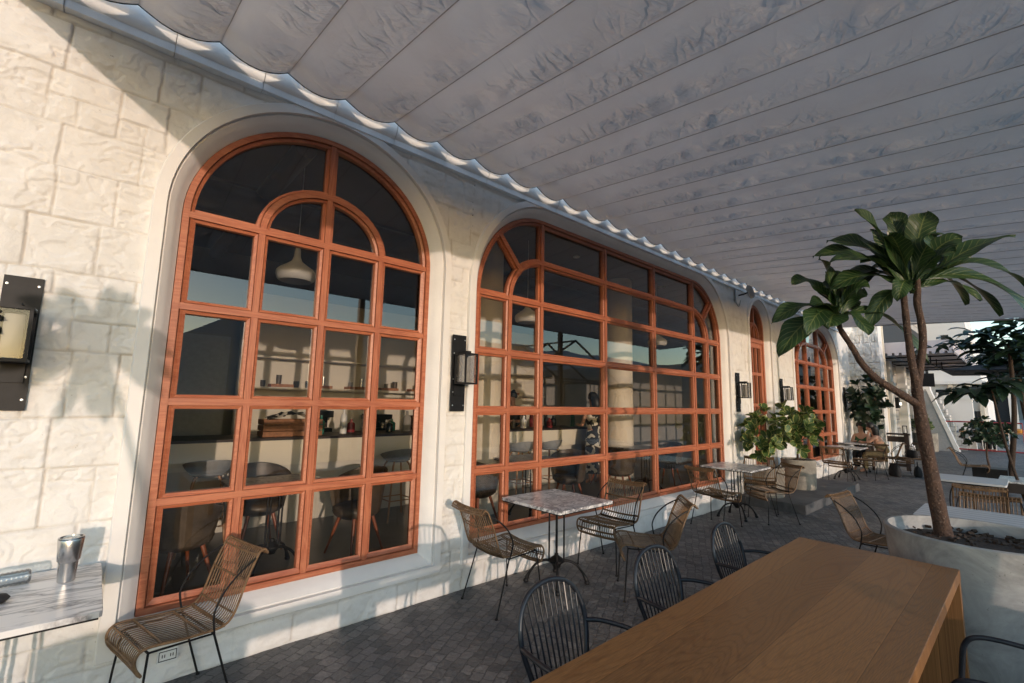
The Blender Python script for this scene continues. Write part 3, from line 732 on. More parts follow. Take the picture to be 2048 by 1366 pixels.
# ------------------------------------------------------------------ canopy
CS, CZ0, CSL, CSK = .426, 4.04, .080, -.035      # strip width, height at the wall side, fall, skew
CL = 4.6
def cpt(u, v, sag=0): return Vector((u-CSK*v, 3.40-v, CZ0-CSL*v-sag))
def end_far(y):   # x limit of the far edge
    return 15.65+(y-3.32)*.206
def end_near(y): return -.69+.02*(3.40-y)
def canopy():
    t = thing('fabric_canopy', 'large wrinkled white fabric canopy stretched in strips over the terrace', 'canopy')
    du, dv = CS/14, .035
    us = np.arange(-.9, 17.2, du); vs = np.linspace(0, CL, int(CL/dv)+1)
    U, V = np.meshgrid(us, vs, indexing='ij')
    f = ((U-.81)/CS) % 1.0; k = np.floor((U-.81)/CS)
    sagk = .036+.036*np.exp(-(V/.35)**2)+.012*(vnoise(k*3.1+5, V*1.3, 5)-.5)
    sag = sagk*(1-(2*f-1)**2)
    w = f*(1-f)*4
    fold = np.abs(fbm(V*5.5+U*2.2+k*3.7, U*2.0-V*.5, 61, 3)-.5)
    fold2 = np.abs(fbm(V*13-U*5+k*1.7, U*5+V*1.0, 71, 3)-.5)
    amp = np.clip(1.15-.04*U, .35, 1.15)
    side = 1/(1+np.exp(-(f-.42)*14)); patch = np.clip(fbm(U*.9+7, V*1.6, 95, 3)*3-1.0, 0.1, 1)
    wr = (np.minimum(fold, .09)*.48+np.minimum(fold2, .06)*.20)*amp*np.clip(w*1.5, 0, 1)*side*patch
    wr += .012*(fbm(U*2.2, V*1.1, 81, 2)-.5)*w
    wr = wr*np.clip((V-.22)/.4, 0, 1)
    X = U-CSK*V; Y = 3.40-V; Z = CZ0-CSL*V-sag+wr
    P = np.stack([X, Y, Z], -1)
    nu, nv = P.shape[:2]; cx = X[:-1, :-1]
    bm = bmesh.new()
    vv = [bm.verts.new(p) for p in P.reshape(-1, 3)]
    for i in range(nu-1):
        for j in range(nv-1):
            a = i*nv+j
            if X[i, j] > end_far(Y[i, j])+.3 or X[i, j] < end_near(Y[i, j])-.3: continue
            bm.faces.new((vv[a], vv[a+nv], vv[a+nv+1], vv[a+1]))
    def cut(p, q, keepleft):
        d = Vector((q[0]-p[0], q[1]-p[1], 0)); n = Vector((d.y, -d.x, 0))
        if keepleft: n = n
        bmesh.ops.bisect_plane(bm, geom=bm.verts[:]+bm.edges[:]+bm.faces[:], plane_co=(p[0], p[1], 0), plane_no=n*(1 if keepleft else -1), clear_outer=True)
    cut((end_far(0), 0), (end_far(3.3), 3.3), True)
    cut((end_near(0), 0), (end_near(3.4), 3.4), False)
    for v in [v for v in bm.verts if not v.link_faces]: bm.verts.remove(v)
    me = bpy.data.meshes.new('canopy_fabric'); bm.to_mesh(me); bm.free()
    me.polygons.foreach_set('use_smooth', [True]*len(me.polygons)); me.materials.append(MAT['fabric'])
    o = bpy.data.objects.new('canopy_fabric', me); COL.objects.link(o); o.parent = t
    edge = MB()
    k0 = int(math.floor((-.9-.81)/CS)); k1 = int((17.2-.81)/CS)
    for k in range(k0, k1+1):
        u = .81+k*CS
        vs_ = [v for v in np.linspace(0, CL, 24) if end_near(3.4-v) < u-CSK*v < end_far(3.4-v)]
        if len(vs_) < 2: continue
        m = MB(); m.tube([cpt(u, v, .003) for v in vs_], .0034, 5); m.build('seam_batten', 'seam', t, smooth=50)
    pts = [Vector((U[i, 0]-0, 3.402, Z[i, 0]-.002)) for i in range(0, nu, 2) if end_near(3.4) < U[i, 0] < end_far(3.4)]
    edge.tube(pts, .004, 5); edge.build('edge_binding', 'black_metal', t, smooth=50)
    b = MB(); y = 3.40-CL-.05; z = CZ0-CSL*CL
    b.b2(-.7, 14.8, y-.06, y+.04, z-.01, z+.13); b.build('edge_beam', 'black_metal', t)
    b = MB(); b.b2(-.9, 15.4, 3.20, 3.25, 4.032, 4.11); b.build('sun_block_beam', 'grey_steel', t)  # unseen beam, added to cut the sun on the cornice to thin patches
    b = MB(); p, q = Vector((end_near(3.3)-.02, 3.3, CZ0-CSL*.1)), Vector((end_near(-1.2)-.02, -1.2, CZ0-CSL*4.6))
    b.tube([p, q], .07, 4); b.build('shadow_edge_rafter', 'grey_steel', t)  # out of view, added to give the canopy shadow a straight edge
    for x in (3.75, 9.6):
        b = MB(); b.b2(x-.05, x+.05, y-.06, y+.04, 0, z-.01); b.build('post', 'black_metal', t)
    b = MB(); b.tube([(end_far(3.36), 3.36, 4.0), (end_far(-1.2), -1.2, 3.64)], .02, 6); b.build('end_cable', 'grey_steel', t)
canopy()

# ------------------------------------------------------------------ furniture builders
def rattan_chair():
    t = thing('rattan_chair', '', 'chair', (0, 0, 0), 0, 'rattan chairs on the terrace')
    prof = catmull([(.238, 0, .335), (.262, 0, .375), (.268, 0, .42), (.245, 0, .455), (.19, 0, .462), (.05, 0, .445), (-.10, 0, .436), (-.165, 0, .442), (-.205, 0, .475), (-.235, 0, .54), (-.275, 0, .66), (-.325, 0, .775), (-.345, 0, .81), (-.37, 0, .822), (-.392, 0, .80)], 3)
    def hw(p):   # half width
        return .222 if p.z < .5 or p.x > -.15 else .222-.012*(p.z-.5)
    def canes(sel, name):
        m = MB()
        P = [p for p in prof if sel(p)]
        for i in range(17):
            f = -1+2*i/16; m.tube([(p.x+.012*f*f, f*hw(p), p.z+.012*f*f) for p in P], .0039, 5)
        P2 = P
        for f in (-1.03, 1.03): m.tube([(p.x+.012, f*hw(p), p.z+.010) for p in P2], .0085, 6)
        n = len(P); step = [0] + [int(n*q) for q in (.22, .42, .62, .80)] + [n-1]
        for s_ in step:
            p = P[min(s_, n-1)]
            for dz in (-.006, .006):
                m.tube([(p.x+.012*(k/8)**2+(dz if abs(p.x) > .2 else dz*.3), k/8*hw(p), p.z+.012*(k/8)**2-.003+dz) for k in range(-8, 9)], .0052 if s_ not in (0, n-1) else .008, 5)
        return m.build(name, 'rattan', t, smooth=60)
    canes(lambda p: p.x > -.17, 'seat'); canes(lambda p: p.x <= -.16, 'backrest')
    for s_ in (-1, 1):
        m = MB(); m.tube([(.215, s_*.205, .435), (.235, s_*.225, .22), (.252, s_*.238, .0)], .0065, 6); m.lathe([(0, 0), (.012, 0), (.012, .012), (0, .012)], 8, (.252, s_*.238, 0)); m.build('leg', 'iron', t, smooth=50)
        m = MB(); m.tube([(-.10, s_*.225, .425), (-.17, s_*.235, .2), (-.235, s_*.245, 0)], .0065, 6); m.lathe([(0, 0), (.012, 0), (.012, .012), (0, .012)], 8, (-.235, s_*.245, 0)); m.build('leg', 'iron', t, smooth=50)
        m = MB(); m.tube(catmull([(-.10, s_*.23, .425), (-.085, s_*.242, .50), (-.085, s_*.248, .56), (-.13, s_*.246, .65), (-.22, s_*.238, .735), (-.335, s_*.222, .80)], 5), .0065, 6); m.build('arm_rod', 'iron', t, smooth=50)
    m = MB(); m.tube([(.215, -.205, .435), (.215, .205, .435)], .006, 6); m.tube([(-.10, -.225, .425), (-.10, .225, .425)], .006, 6)
    for s_ in (-1, 1): m.tube([(.215, s_*.205, .435), (-.10, s_*.225, .425)], .006, 6)
    m.build('seat_frame', 'iron', t, smooth=50)
    return t
RCH = rattan_chair()
def place(src, first, label, loc, deg):
    if first:
        src.location = loc; src.rotation_euler = (0, 0, RD(deg)); src['label'] = label; return src
    return dup(src, label, loc, RD(deg))
for i, (lab, x, y, a) in enumerate([
    ('nearest rattan chair, bottom left, beside the marble table with the tumbler', .48, 3.28, 193),
    ('rattan chair left of the nearer square marble table, its back to the narrow pier', 2.76, 3.16, -3),
    ('rattan chair right of the nearer square marble table, against the wide window', 4.27, 3.13, 183),
    ('rattan chair turned away between the nearer square marble table and the long oak table', 3.93, 2.45, 132),
    ('rattan chair left of the second marble table by the door step', 6.80, 3.14, -8),
    ('rattan chair behind the second marble table, against the potted plant on the step', 8.42, 3.12, 200),
    ('rattan chair in front of the second marble table, right of it', 7.80, 2.72, 145),
    ('rattan chair seen edge-on beside the large round planter', 5.78, 1.05, 262),
    ('nearer of two rattan chairs back to back right of the tree trunk', 6.72, .36, 180),
    ('farther of two rattan chairs back to back right of the tree trunk', 8.12, .52, 8),
    ('far rattan chair standing alone on the terrace right of the tree trunk', 15.2, 1.0, 272),
    ('rattan chair left of the third marble table beyond the potted plants', 12.95, 3.10, 0),
    ('rattan chair right of the third marble table beyond the potted plants', 14.45, 2.75, 160),
    ('rattan chair under the seated woman in olive', 15.75, 2.62, 100),
    ('empty rattan chair right of the seated woman, a black bag on it', 16.0, 2.15, 150)]):
    place(RCH, i == 0, lab, (x, y, 0.15 if 0 else 0), a)

RCH.scale = (.93, .93, .95)
def bistro_table():
    t = thing('marble_table', '', 'table', (0, 0, 0), 0, 'square marble bistro tables')
    m = MB(); a = .385
    P = [(-a, -a), (a, -a), (a, a), (-a, a)]; c = .02; Q = []
    for i, (x, y) in enumerate(P):
        for k in range(5):
            an = RD(-180+90*i+k*22.5); Q.append((x-c*(1 if x > 0 else -1)+c*cos(an), y-c*(1 if y > 0 else -1)+c*sin(an)))
    n = len(Q); vs = [(x, y, z) for z in (.744, .766) for x, y in Q]+[(x*.995, y*.995, .769) for x, y in Q]
    m.add(vs, [tuple(range(n))[::-1], tuple(range(2*n, 3*n))]+[(j*n+i, j*n+(i+1) % n, (j+1)*n+(i+1) % n, (j+1)*n+i) for j in range(2) for i in range(n)])
    m.build('tabletop', 'marble', t, smooth=30)
    m = MB(); m.b2(-a+.012, a-.012, -a+.012, a-.012, .732, .7435); m.build('top_rim', 'iron', t)
    m = MB()
    for x in (-.05, .05):
        for y in (-.05, .05): m.tube([(x, y, .20), (x, y, .70)], .0085, 8)
    m.b2(-.07, .07, -.07, .07, .69, .705); m.b2(-.2, .2, -.018, .018, .705, .730); m.b2(-.018, .018, -.2, .2, .707, .729)
    m.build('column', 'iron', t, smooth=40)
    m = MB(); m.lathe([(0, .14), (.03, .14), (.045, .17), (.075, .195), (.075, .21), (.05, .23), (.022, .25), (.018, .27), (0, .275)], 14); m.build('hub', 'iron', t, smooth=40)
    for k in range(4):
        an = RD(45+90*k); d = Vector((cos(an), sin(an), 0)); m = MB()
        m.tube([d*r+Vector((0, 0, z)) for r, z in catmull2([(.03, .19), (.10, .205), (.19, .17), (.255, .09), (.285, .035)])], [.017, .016, .015, .014, .013, .0125, .012, .012, .012, .012, .012, .012, .013, .015, .017, .02, .02][:17], 8)
        p = d*.29; m.lathe([(0, 0), (.02, 0), (.026, .012), (.02, .03), (0, .04)], 10, (p.x, p.y, 0)); m.build('foot', 'iron', t, smooth=50)
    return t
def catmull2(P): return [(p.x, p.z) for p in catmull([(a, 0, b) for a, b in P], 4)]
BT = bistro_table()
for i, (lab, x, y) in enumerate([
    ('nearer square marble table against the wide window, three rattan chairs round it', 3.44, 3.145),
    ('second square marble table from the camera, left of the door step', 7.58, 3.16),
    ('third marble table past the potted plants', 13.75, 3.10),
    ('marble table where the two women sit, in front of the dark shrub', 15.7, 3.25)]):
    place(BT, i == 0, lab, (x, y, 0), 0)
# left table with long veined top
t = dup(BT, 'marble table at the bottom left with a steel tumbler and a lying bottle on it', (-.265, 3.13, 0))
for c in [c for c in bpy.data.objects if c.parent == t and c.name.startswith('tabletop')]:
    c.data = c.data.copy(); c.data.materials.clear(); c.data.materials.append(MAT['marble_long'])
def slat_table(lab, x, y):
    t = dup(BT, lab, (x, y, 0)); t.name = 'slatted_table'; t['category'] = 'table'; t['group'] = 'pale slatted tables behind the planter'
    for c in [c for c in bpy.data.objects if c.parent == t and c.name.startswith('tabletop')]:
        c.data = c.data.copy(); c.data.materials.clear(); c.data.materials.append(MAT['slat_white'])
slat_table('nearer pale striped table directly behind the large planter', 5.97, .40)
slat_table('farther pale striped table right of the tree trunk', 9.1, .66)

# long oak table
t = thing('long_table', 'long oak wood table with solid slab end in the foreground', 'table', (2.43, .79, 0))
m = MB(); m.b2(-1.555, 1.555, -.428, .428, .69, .75); o = m.build('tabletop', 'oak', t); bv = o.modifiers.new('bevel', 'BEVEL'); bv.width = .003; bv.segments = 2
for x in (-1.525, 1.525):
    m = MB(); m.b2(x-.03, x+.03, -.426, .426, 0, .689); m.build('leg_panel', 'oak', t)
m = MB(); m.b2(-1.49, 1.49, -.03, .03, .60, .688); m.build('rail', 'oak', t)

def metal_chair():
    t = thing('metal_armchair', '', 'chair', (0, 0, 0), 0, 'black tubular metal armchairs at the long oak table')
    def bk(y, z): return Vector((-.20-.11*(z-.44)/.40, y, z))
    hoop = [bk(-.165, .44), bk(-.185, .52), bk(-.212, .62), bk(-.212, .70), bk(-.18, .78), bk(-.11, .835), bk(0, .855), bk(.11, .835), bk(.18, .78), bk(.212, .70), bk(.212, .62), bk(.185, .52), bk(.165, .44)]
    H = catmull(hoop, 4); m = MB(); m.tube(H, .0125, 8); m.build('back_hoop', 'steel_blue', t, smooth=60)
    m = MB(); NS = 11
    for i in range(NS):
        f = -1+2*i/(NS-1); y0 = f*.145; y1 = f*.182
        zt = .855-.012-(.0 if abs(f) < .1 else 0)
        # height of hoop at y1
        zz = max((p.z for p in H if abs(abs(p.y)-abs(y1)) < .02), default=.84)
        m.tube([bk(y0, .44), bk(y1, zz-.004)], .0046, 6)
    m.build('spindles', 'steel_blue', t, smooth=60)
    m = MB(); ring = [(.20*cos(a)*1.05, .20*sin(a), .445) for a in [2*pi*k/24 for k in range(24)]]; m.tube(ring, .011, 8, closed=True)
    for i in range(-6, 7):
        y = i*.03; x = math.sqrt(max(0, .2**2-y*y))*1.05; m.tube([(-x, y, .447), (x, y, .447)], .0045, 5)
    m.build('seat', 'steel_blue', t, smooth=60)
    for s_ in (-1, 1):
        m = MB(); m.tube(catmull([bk(s_*.214, .64), (-.18, s_*.245, .652), (-.05, s_*.27, .658), (.10, s_*.268, .652), (.165, s_*.262, .61), (.185, s_*.255, .50), (.20, s_*.25, .30), (.225, s_*.255, 0)], 5), .0115, 8); m.build('arm_and_front_leg', 'steel_blue', t, smooth=60)
        m = MB(); m.tube([(-.19, s_*.165, .46), (-.24, s_*.20, .2), (-.28, s_*.22, 0)], .0115, 8); m.lathe([(0, -.02), (.022, -.012), (.024, .012), (0, .022)], 10, (-.20, s_*.172, .45)); m.build('rear_leg', 'steel_blue', t, smooth=60)
    return t
MC = metal_chair()
for i, (lab, x, y, a) in enumerate([
    ('nearest black metal armchair on the window side of the long oak table', 1.70, 1.30, 270),
    ('middle black metal armchair on the window side of the long oak table', 2.55, 1.27, 268),
    ('farthest black metal armchair on the window side of the long oak table', 3.46, 1.25, 270),
    ('black metal armchair at the right side of the oak table, only its arm showing', 2.93, .13, 90)]):
    place(MC, i == 0, lab, (x, y, 0), a)

# things on the left table
t = thing('steel_tumbler', 'brushed steel tumbler standing on the marble table at the left', 'tumbler', (-.015, 3.27, .770))
m = MB(); m.lathe([(0, 0), (.030, 0), (.034, .004), (.0385, .092), (.0395, .097), (.0445, .103), (.0515, .200), (.050, .204)], 40); m.build('tumbler_body', 'steel', t, smooth=40)
m = MB(); m.lathe([(.050, .203), (.052, .206), (.050, .212), (.044, .2125), (.043, .206), (0, .206)], 40); m.box((.015, 0, .212), (.03, .02, .006)); m.build('tumbler_lid', 'clear_plastic', t, smooth=40)
t = thing('plastic_bottle', 'clear ribbed plastic water bottle lying on the marble table at the left edge', 'bottle', (-.145, 3.36, .803), 0)
prf = [(0, 0), (.012, .004), (.022, .0), (.030, .004), (.033, .012)]
for k in range(8): prf += [(.033, .02+k*.016), (.0305, .026+k*.016), (.033, .032+k*.016)]
prf += [(.033, .16), (.03, .18), (.016, .205), (.0135, .21), (.0135, .23), (0, .231)]
m = MB(); m.lathe(prf, 28, (0, 0, 0), Matrix.Rotation(RD(-90), 3, 'Y') @ Matrix.Rotation(RD(8), 3, 'X')); m.build('bottle_body', 'clear_plastic', t, smooth=60)
t = MB().lathe([(0, -.018), (.03, -.015), (.042, 0), (.03, .014), (0, .018)], 20, (-.232, 3.12, .788)).build('sunglasses_case', 'black_cloth', smooth=60)
tag(t, 'small black rounded case on the marble table, cut by the left edge', 'case')

# ------------------------------------------------------------------ plants
RGT = Vector((.745, -.667, 0)); FWD = Vector((.667, .745, 0)); UP = Vector((0, 0, 1))
def leaf(m, base, ctrl, tip, Wd, nrm, nu=5, nv=9, fold=.12, sh=.6, wave=0., rng=random, pk=1.25, ragged=0.):
    B, C, T = Vector(base), Vector(ctrl), Vector(tip); P = []; uv = []
    ph = rng.random()*6
    for j in range(nv):
        t = j/(nv-1); p = B*(1-t)**2+C*2*t*(1-t)+T*t*t; d = (C-B)*(1-t)+(T-C)*t
        d = d.normalized() if d.length > 1e-6 else UP
        s_ = d.cross(nrm); s_ = s_.normalized() if s_.length > 1e-4 else RGT; n = s_.cross(d)
        w = Wd*(sin(pi*min(1, t**pk))**sh*.5)*(1+ragged*sin(t*23+ph)*t) if t < 1 else 0.0
        w = max(w, .0022 if t < .9 else 0)
        for i in range(nu):
            u = -1+2*i/(nu-1); wv = wave*sin(ph+t*11+u*2.)*abs(u)
            P.append(p+s_*(u*w)+n*(abs(u)*w*fold*2+wv)); uv.append((.5+.5*u, t))
    k = len(m.v); m.grid([tuple(p) for p in P], nv, nu, uv)
def big_tree():
    t = thing('terrace_tree', 'slender bare-stemmed tree with big ribbed leaves growing from the large round planter', 'tree', (4.84, .50, .72))
    loc = Vector((4.84, .50, .72))
    g = lambda *p: Vector(p)-loc
    def stem(P, r, name):
        Q = catmull([g(*p) for p in P], 5); n = len(Q); rr = random.Random(len(name)+int(r[0]*1000))
        R = [(r[0]+(r[1]-r[0])*i/(n-1))*(1+rr.uniform(-.07, .07)) for i in range(n)]
        MB().tube(Q, R, 12).build(name, 'trunk', t, smooth=60)
    stem([(4.84, .50, .68), (4.80, .525, 1.0), (4.79, .55, 1.35), (4.76, .57, 1.70), (4.75, .575, 1.93)], (.056, .034), 'trunk')
    stem([(4.75, .575, 1.74), (4.66, .66, 1.82), (4.58, .78, 1.93), (4.55, .87, 2.06), (4.56, .93, 2.20), (4.55, 1.0, 2.36), (4.55, 1.0, 2.45)], (.029, .018), 'left_branch')
    stem([(4.75, .575, 1.88), (4.735, .59, 2.12), (4.727, .597, 2.38), (4.725, .60, 2.64)], (.027, .021), 'branch')
    stem([(4.755, .57, 1.88), (4.785, .545, 2.06), (4.81, .52, 2.22), (4.812, .518, 2.38), (4.795, .53, 2.54), (4.80, .52, 2.66), (4.80, .52, 2.74)], (.028, .022), 'branch')
    rg = random.Random(12)
    m = MB(); n = 0
    S_ = .0046
    def rosette(base, targets):
        for (dx, dy, dep, w, arch) in targets:
            b = g(*base)+UP*rg.uniform(-.06, .05)
            off = RGT*dx*S_+UP*(-dy)*S_+FWD*dep
            tip = b+off; L = off.length; w = w*1.08
            ctrl = b+off*.5+UP*(arch+.16)*L+UP*.02
            nrm = (UP*1.0-FWD*rg.uniform(.35, 1.1)+RGT*rg.uniform(-.3, .3)).normalized()
            leaf(m, b, ctrl, tip-UP*.12*L, w*.98, nrm, 7, 22, .10, .75, .020, rg, 1.75, .10)
    rosette((4.55, 1.0, 2.46), [(-44, -118, -.1, .20, .1), (-120, 50, -.05, .20, .28), (-105, 0, .15, .15, .2), (-62, -30, -.15, .19, .15), (-50, 10, -.2, .20, .3), (135, 62, -.1, .17, .38), (55, -78, .05, .19, .1), (25, -40, -.2, .17, .2), (-10, -95, .2, .16, .05), (60, -20, .2, .15, .25), (-25, -70, .0, .18, .15), (10, 30, -.25, .16, .35), (-70, -68, .1, .17, .2), (35, -110, .25, .15, 0), (-90, 25, -.2, .17, .3)])
    rosette((4.77, .55, 2.68), [(-105, -165, -.1, .18, -.02), (-155, -60, -.1, .16, .12), (-130, -20, .1, .16, .2), (180, -130, -.05, .17, -.05), (215, -45, .05, .19, .2), (205, 55, -.12, .19, .28), (60, -130, .1, .18, .05), (30, -145, -.05, .19, .0), (-30, -130, .2, .17, .0), (95, 5, -.1, .15, .3), (-60, -95, -.15, .20, .1), (10, -80, -.25, .21, .1), (40, -60, -.2, .19, .15), (-90, 10, .2, .14, .3), (120, -60, .25, .18, .1), (-10, -150, .1, .17, 0), (150, -85, .2, .17, .1), (-95, -40, .25, .18, .15), (75, -95, -.1, .19, .1), (-45, 30, -.1, .12, .3), (160, 0, .3, .17, .2), (-120, -105, .15, .16, .05), (85, -30, .1, .17, .25), (-70, -60, .1, .19, .15), (0, -110, .05, .2, 0), (-20, -60, .3, .2, .1), (-75, -120, .3, .19, .1), (55, -50, .4, .2, .1), (-140, -90, .2, .15, .15), (20, -170, .25, .16, 0), (175, 20, .1, .15, .25), (-60, 55, .15, .13, .35)])
    m.build('crown', 'big_leaf', t, smooth=60)
    return t
big_tree()
def planter(loc, r, h, lab, mat='concrete', taper=.82, soil=-.10):
    t = thing('round_planter', lab, 'planter', loc)
    m = MB(); prof = [(r*taper*.96, 0), (r*taper, .03)]+[(r*(taper+(1-taper)*q**.8), h*q) for q in (.2, .4, .6, .8, .93)]+[(r, h-.008), (r-.008, h), (r-.028, h), (r-.036, h-.01), (r-.05, h+soil-.04)]
    m.lathe(prof, 64); m.build('pot', mat, t, smooth=50)
    m = MB(); rg = random.Random(4); P = []; nr, na = 12, 40
    m.lathe([(0, h+soil+.02), (r*.5, h+soil+.025), (r-.042, h+soil)], 40)
    for i in range(int(260*r)):
        a = rg.random()*6.28; q = math.sqrt(rg.random())*(r-.06); s_ = rg.uniform(.008, .02)
        m.box((q*cos(a), q*sin(a), h+soil+.025), (s_*2, s_*1.3, s_), M=Matrix.Rotation(rg.random()*3, 3, 'Z') @ Matrix.Rotation(rg.random(), 3, 'X'))
    m.build('soil', 'bark_soil', t); return t
planter((4.73, .31, 0), .53, .85, 'very large round grey concrete planter holding the slender tree, right of the oak table', 'concrete', .84)
def shrub(name, lab, cat, loc, leafmat, n, size, zc, L, seed, stemp, trunkmat='trunk', group=None, wl=.5, per=7, flat=.5, sr=.012, nu=3, nv=5):
    t = thing(name, lab, cat, loc, 0, group); rg = random.Random(seed); m = MB(); st = MB()
    tips = []
    for i in range(n):
        while True:
            p = Vector((rg.uniform(-1, 1), rg.uniform(-1, 1), rg.uniform(-1, 1)))
            if .35 < p.length < 1: break
        lump = .8+.25*sin(p.x*5+seed)*cos(p.y*4+p.z*5)
        p = Vector((p.x*size[0]*lump, p.y*size[1]*lump, zc+p.z*size[2]*lump)); tips.append(p)
        out = Vector((p.x, p.y, (p.z-zc)*.6+.35*size[2])); out = out.normalized() if out.length > 1e-5 else UP
        for k in range(per):
            a = 2*pi*k/per+rg.random()*.6
            q = out.orthogonal().normalized(); q = Matrix.Rotation(a, 3, out) @ q
            d = (q*rg.uniform(.6, 1.)+out*rg.uniform(.25, .9)).normalized(); l = L*rg.uniform(.7, 1.15)
            b = p+Vector((0, 0, 0)); tip = b+d*l; leaf(m, b, b+d*l*.5+out*l*.12, tip, l*wl, out, nu, nv, .15, .6, 0, rg)
    c = [Vector(q) for q in stemp]
    st.tube(catmull(c, 4), [sr*(2.0-1.0*i/(len(c)*4-4)) for i in range(len(c)*4-3)], 8)
    for p in tips[::3]:
        b = c[-1]; st.tube([b, b*.5+p*.5+Vector((0, 0, -.05*size[2])), p], [sr*.6, sr*.45, sr*.3], 5)
    st.build('stem', trunkmat, t, smooth=60); m.build('crown', leafmat, t, smooth=60); return t
# pots on the step
def pot(loc, r, h, lab):
    t = planter(loc, r, h, lab, 'pot_concrete', .93, -.05); t.name = 'concrete_pot'; t['category'] = 'pot'
    return t
pot((10.38, 3.12, .15), .30, .55, 'weathered round concrete pot on the step right of the door, bushy plant in it')
pot((9.02, 3.20, .15), .26, .50, 'round concrete pot on the step left of the door, half hidden by a rattan chair')
shrub('potted_clusia', 'bushy variegated green and yellow plant right of the arched door', 'plant', (10.38, 3.12, .62), 'clusia_leaf', 40, (.54, .42, .42), .68, .19, 3, [(0, 0, -.05), (.05, .02, .15), (.12, 0, .4)], per=7, wl=.6)
shrub('potted_clusia', 'bushy variegated plant in front of the arched door, leaning left over the rattan chair', 'plant', (8.78, 3.16, .60), 'clusia_leaf', 34, (.48, .38, .44), .62, .185, 5, [(.2, 0, -.05), (.12, 0, .15), (-.05, 0, .35)], per=7, wl=.6)
# dark shrub by the wing
shrub('dark_shrub', 'tall dark green shrub in front of the white block stone wall', 'shrub', (16.4, 3.05, 0), 'dark_leaf', 60, (.66, .42, .86), 1.98, .23, 9, [(0, 0, 0), (.05, 0, .5), (0, 0, 1.2)], per=7, sr=.02)
# potted plant and far shrubs
pot((26.2, 3.05, 0), .42, .75, 'large pale round pot by the far facade with a small bush')
shrub('small_bush', 'small pale green bush in the far pale round pot', 'shrub', (26.2, 3.05, .75), 'clusia_leaf', 30, (.35, .35, .4), .35, .18, 14, [(0, 0, -.1), (0, 0, .2)], per=6)
t = MB().b2(-.28, .28, -.28, .28, 0, .42).build('square_pot', 'iron', loc=(15.4, .72, 0)); tag(t, 'dark square pot holding the sparse bush right of the terrace', 'pot')
shrub('sparse_bush', 'dark sparse bush in the square pot near the right edge', 'shrub', (15.4, .72, .40), 'dark_leaf', 60, (.60, .5, .42), .80, .13, 17, [(0, 0, -.05), (.05, .03, .3), (-.05, 0, .6)], per=6)
def droop_tree(name, lab, base, top, seed, nl, R, L, sr=.04, leafmat='dark_leaf', tilt=-.1):
    t = thing(name, lab, 'tree', base); rg = random.Random(seed)
    b = Vector(base); top = Vector(top)-b
    mid = top*.5+Vector((rg.uniform(-.1, .1), rg.uniform(-.1, .1), 0))
    MB().tube(catmull([Vector((0, 0, 0)), mid, top], 6), [sr*(1-.4*i/12) for i in range(13)], 9).build('trunk', 'bark_soil', t, smooth=60)
    m = MB()
    for i in range(nl):
        c = top+Vector((rg.gauss(0, R), rg.gauss(0, R), rg.gauss(0, R*.55)))
        for k in range(6):
            a = rg.random()*6.28; d = Vector((cos(a), sin(a), rg.uniform(-.3, .45))); l = L*rg.uniform(.7, 1.2); tip = c+d*l+UP*tilt*l
            leaf(m, c, c+d*l*.5+UP*.22*l, tip, l*.36, (UP+Vector((rg.uniform(-.5, .5), rg.uniform(-.5, .5), 0))).normalized(), 3, 6, .15, .6, 0, rg)
    m.build('crown', leafmat, t, smooth=60); return t
droop_tree('broadleaf_tree', 'dark broad-leaved tree with drooping leaves low at the right, beyond the slender tree', (9.8, .05, 0), (9.95, .36, 2.02), 21, 11, .14, .33, .022, tilt=-.35)
droop_tree('broadleaf_tree', 'dark leafy tree under the canopy edge at the upper right', (16.0, .45, 0), (16.0, .20, 3.30), 22, 34, .42, .46, .06, tilt=-.25)
droop_tree('broadleaf_tree', 'second dark leafy tree at the right edge of the terrace', (19.5, -.15, 0), (19.5, .15, 3.1), 23, 34, .5, .5, .07)
# tree standing left behind the camera, it throws the leaf shadow on the sunlit stone
t = thing('terrace_tree', 'leafy tree behind the viewer that shades the sunlit stone on the left', 'tree', (-.85, -.80, 0))
MB().tube(catmull([(0, 0, .7), (-.02, .03, 1.1), (-.08, .08, 1.7), (-.27, .24, 2.42)], 5), [.028]*8+[.02]*8, 8).build('trunk', 'trunk', t, smooth=60)
planter((-.80, -.85, 0), .50, .86, 'added unseen round planter behind the viewer, shading the lower wall on the left', 'concrete', .84)  # added out of view to throw shade on the foot of the wall
m = MB(); rg = random.Random(6)
for k in range(15):
    a = 2*pi*k/15+rg.uniform(-.2, .2); d = Vector((cos(a)*.9, .25*rg.uniform(-1, 1), sin(a)*.9)); l = rg.uniform(.30, .50)
    b = Vector((-.28, .25, 2.44)); leaf(m, b, b+d*l*.5+UP*.08, b+d*l+UP*-.04, .11, Vector((rg.uniform(-.5, .5), 1, rg.uniform(-.4, .4))).normalized(), 5, 9, .1, .6, .01, rg)
m.build('crown', 'big_leaf', t, smooth=60)

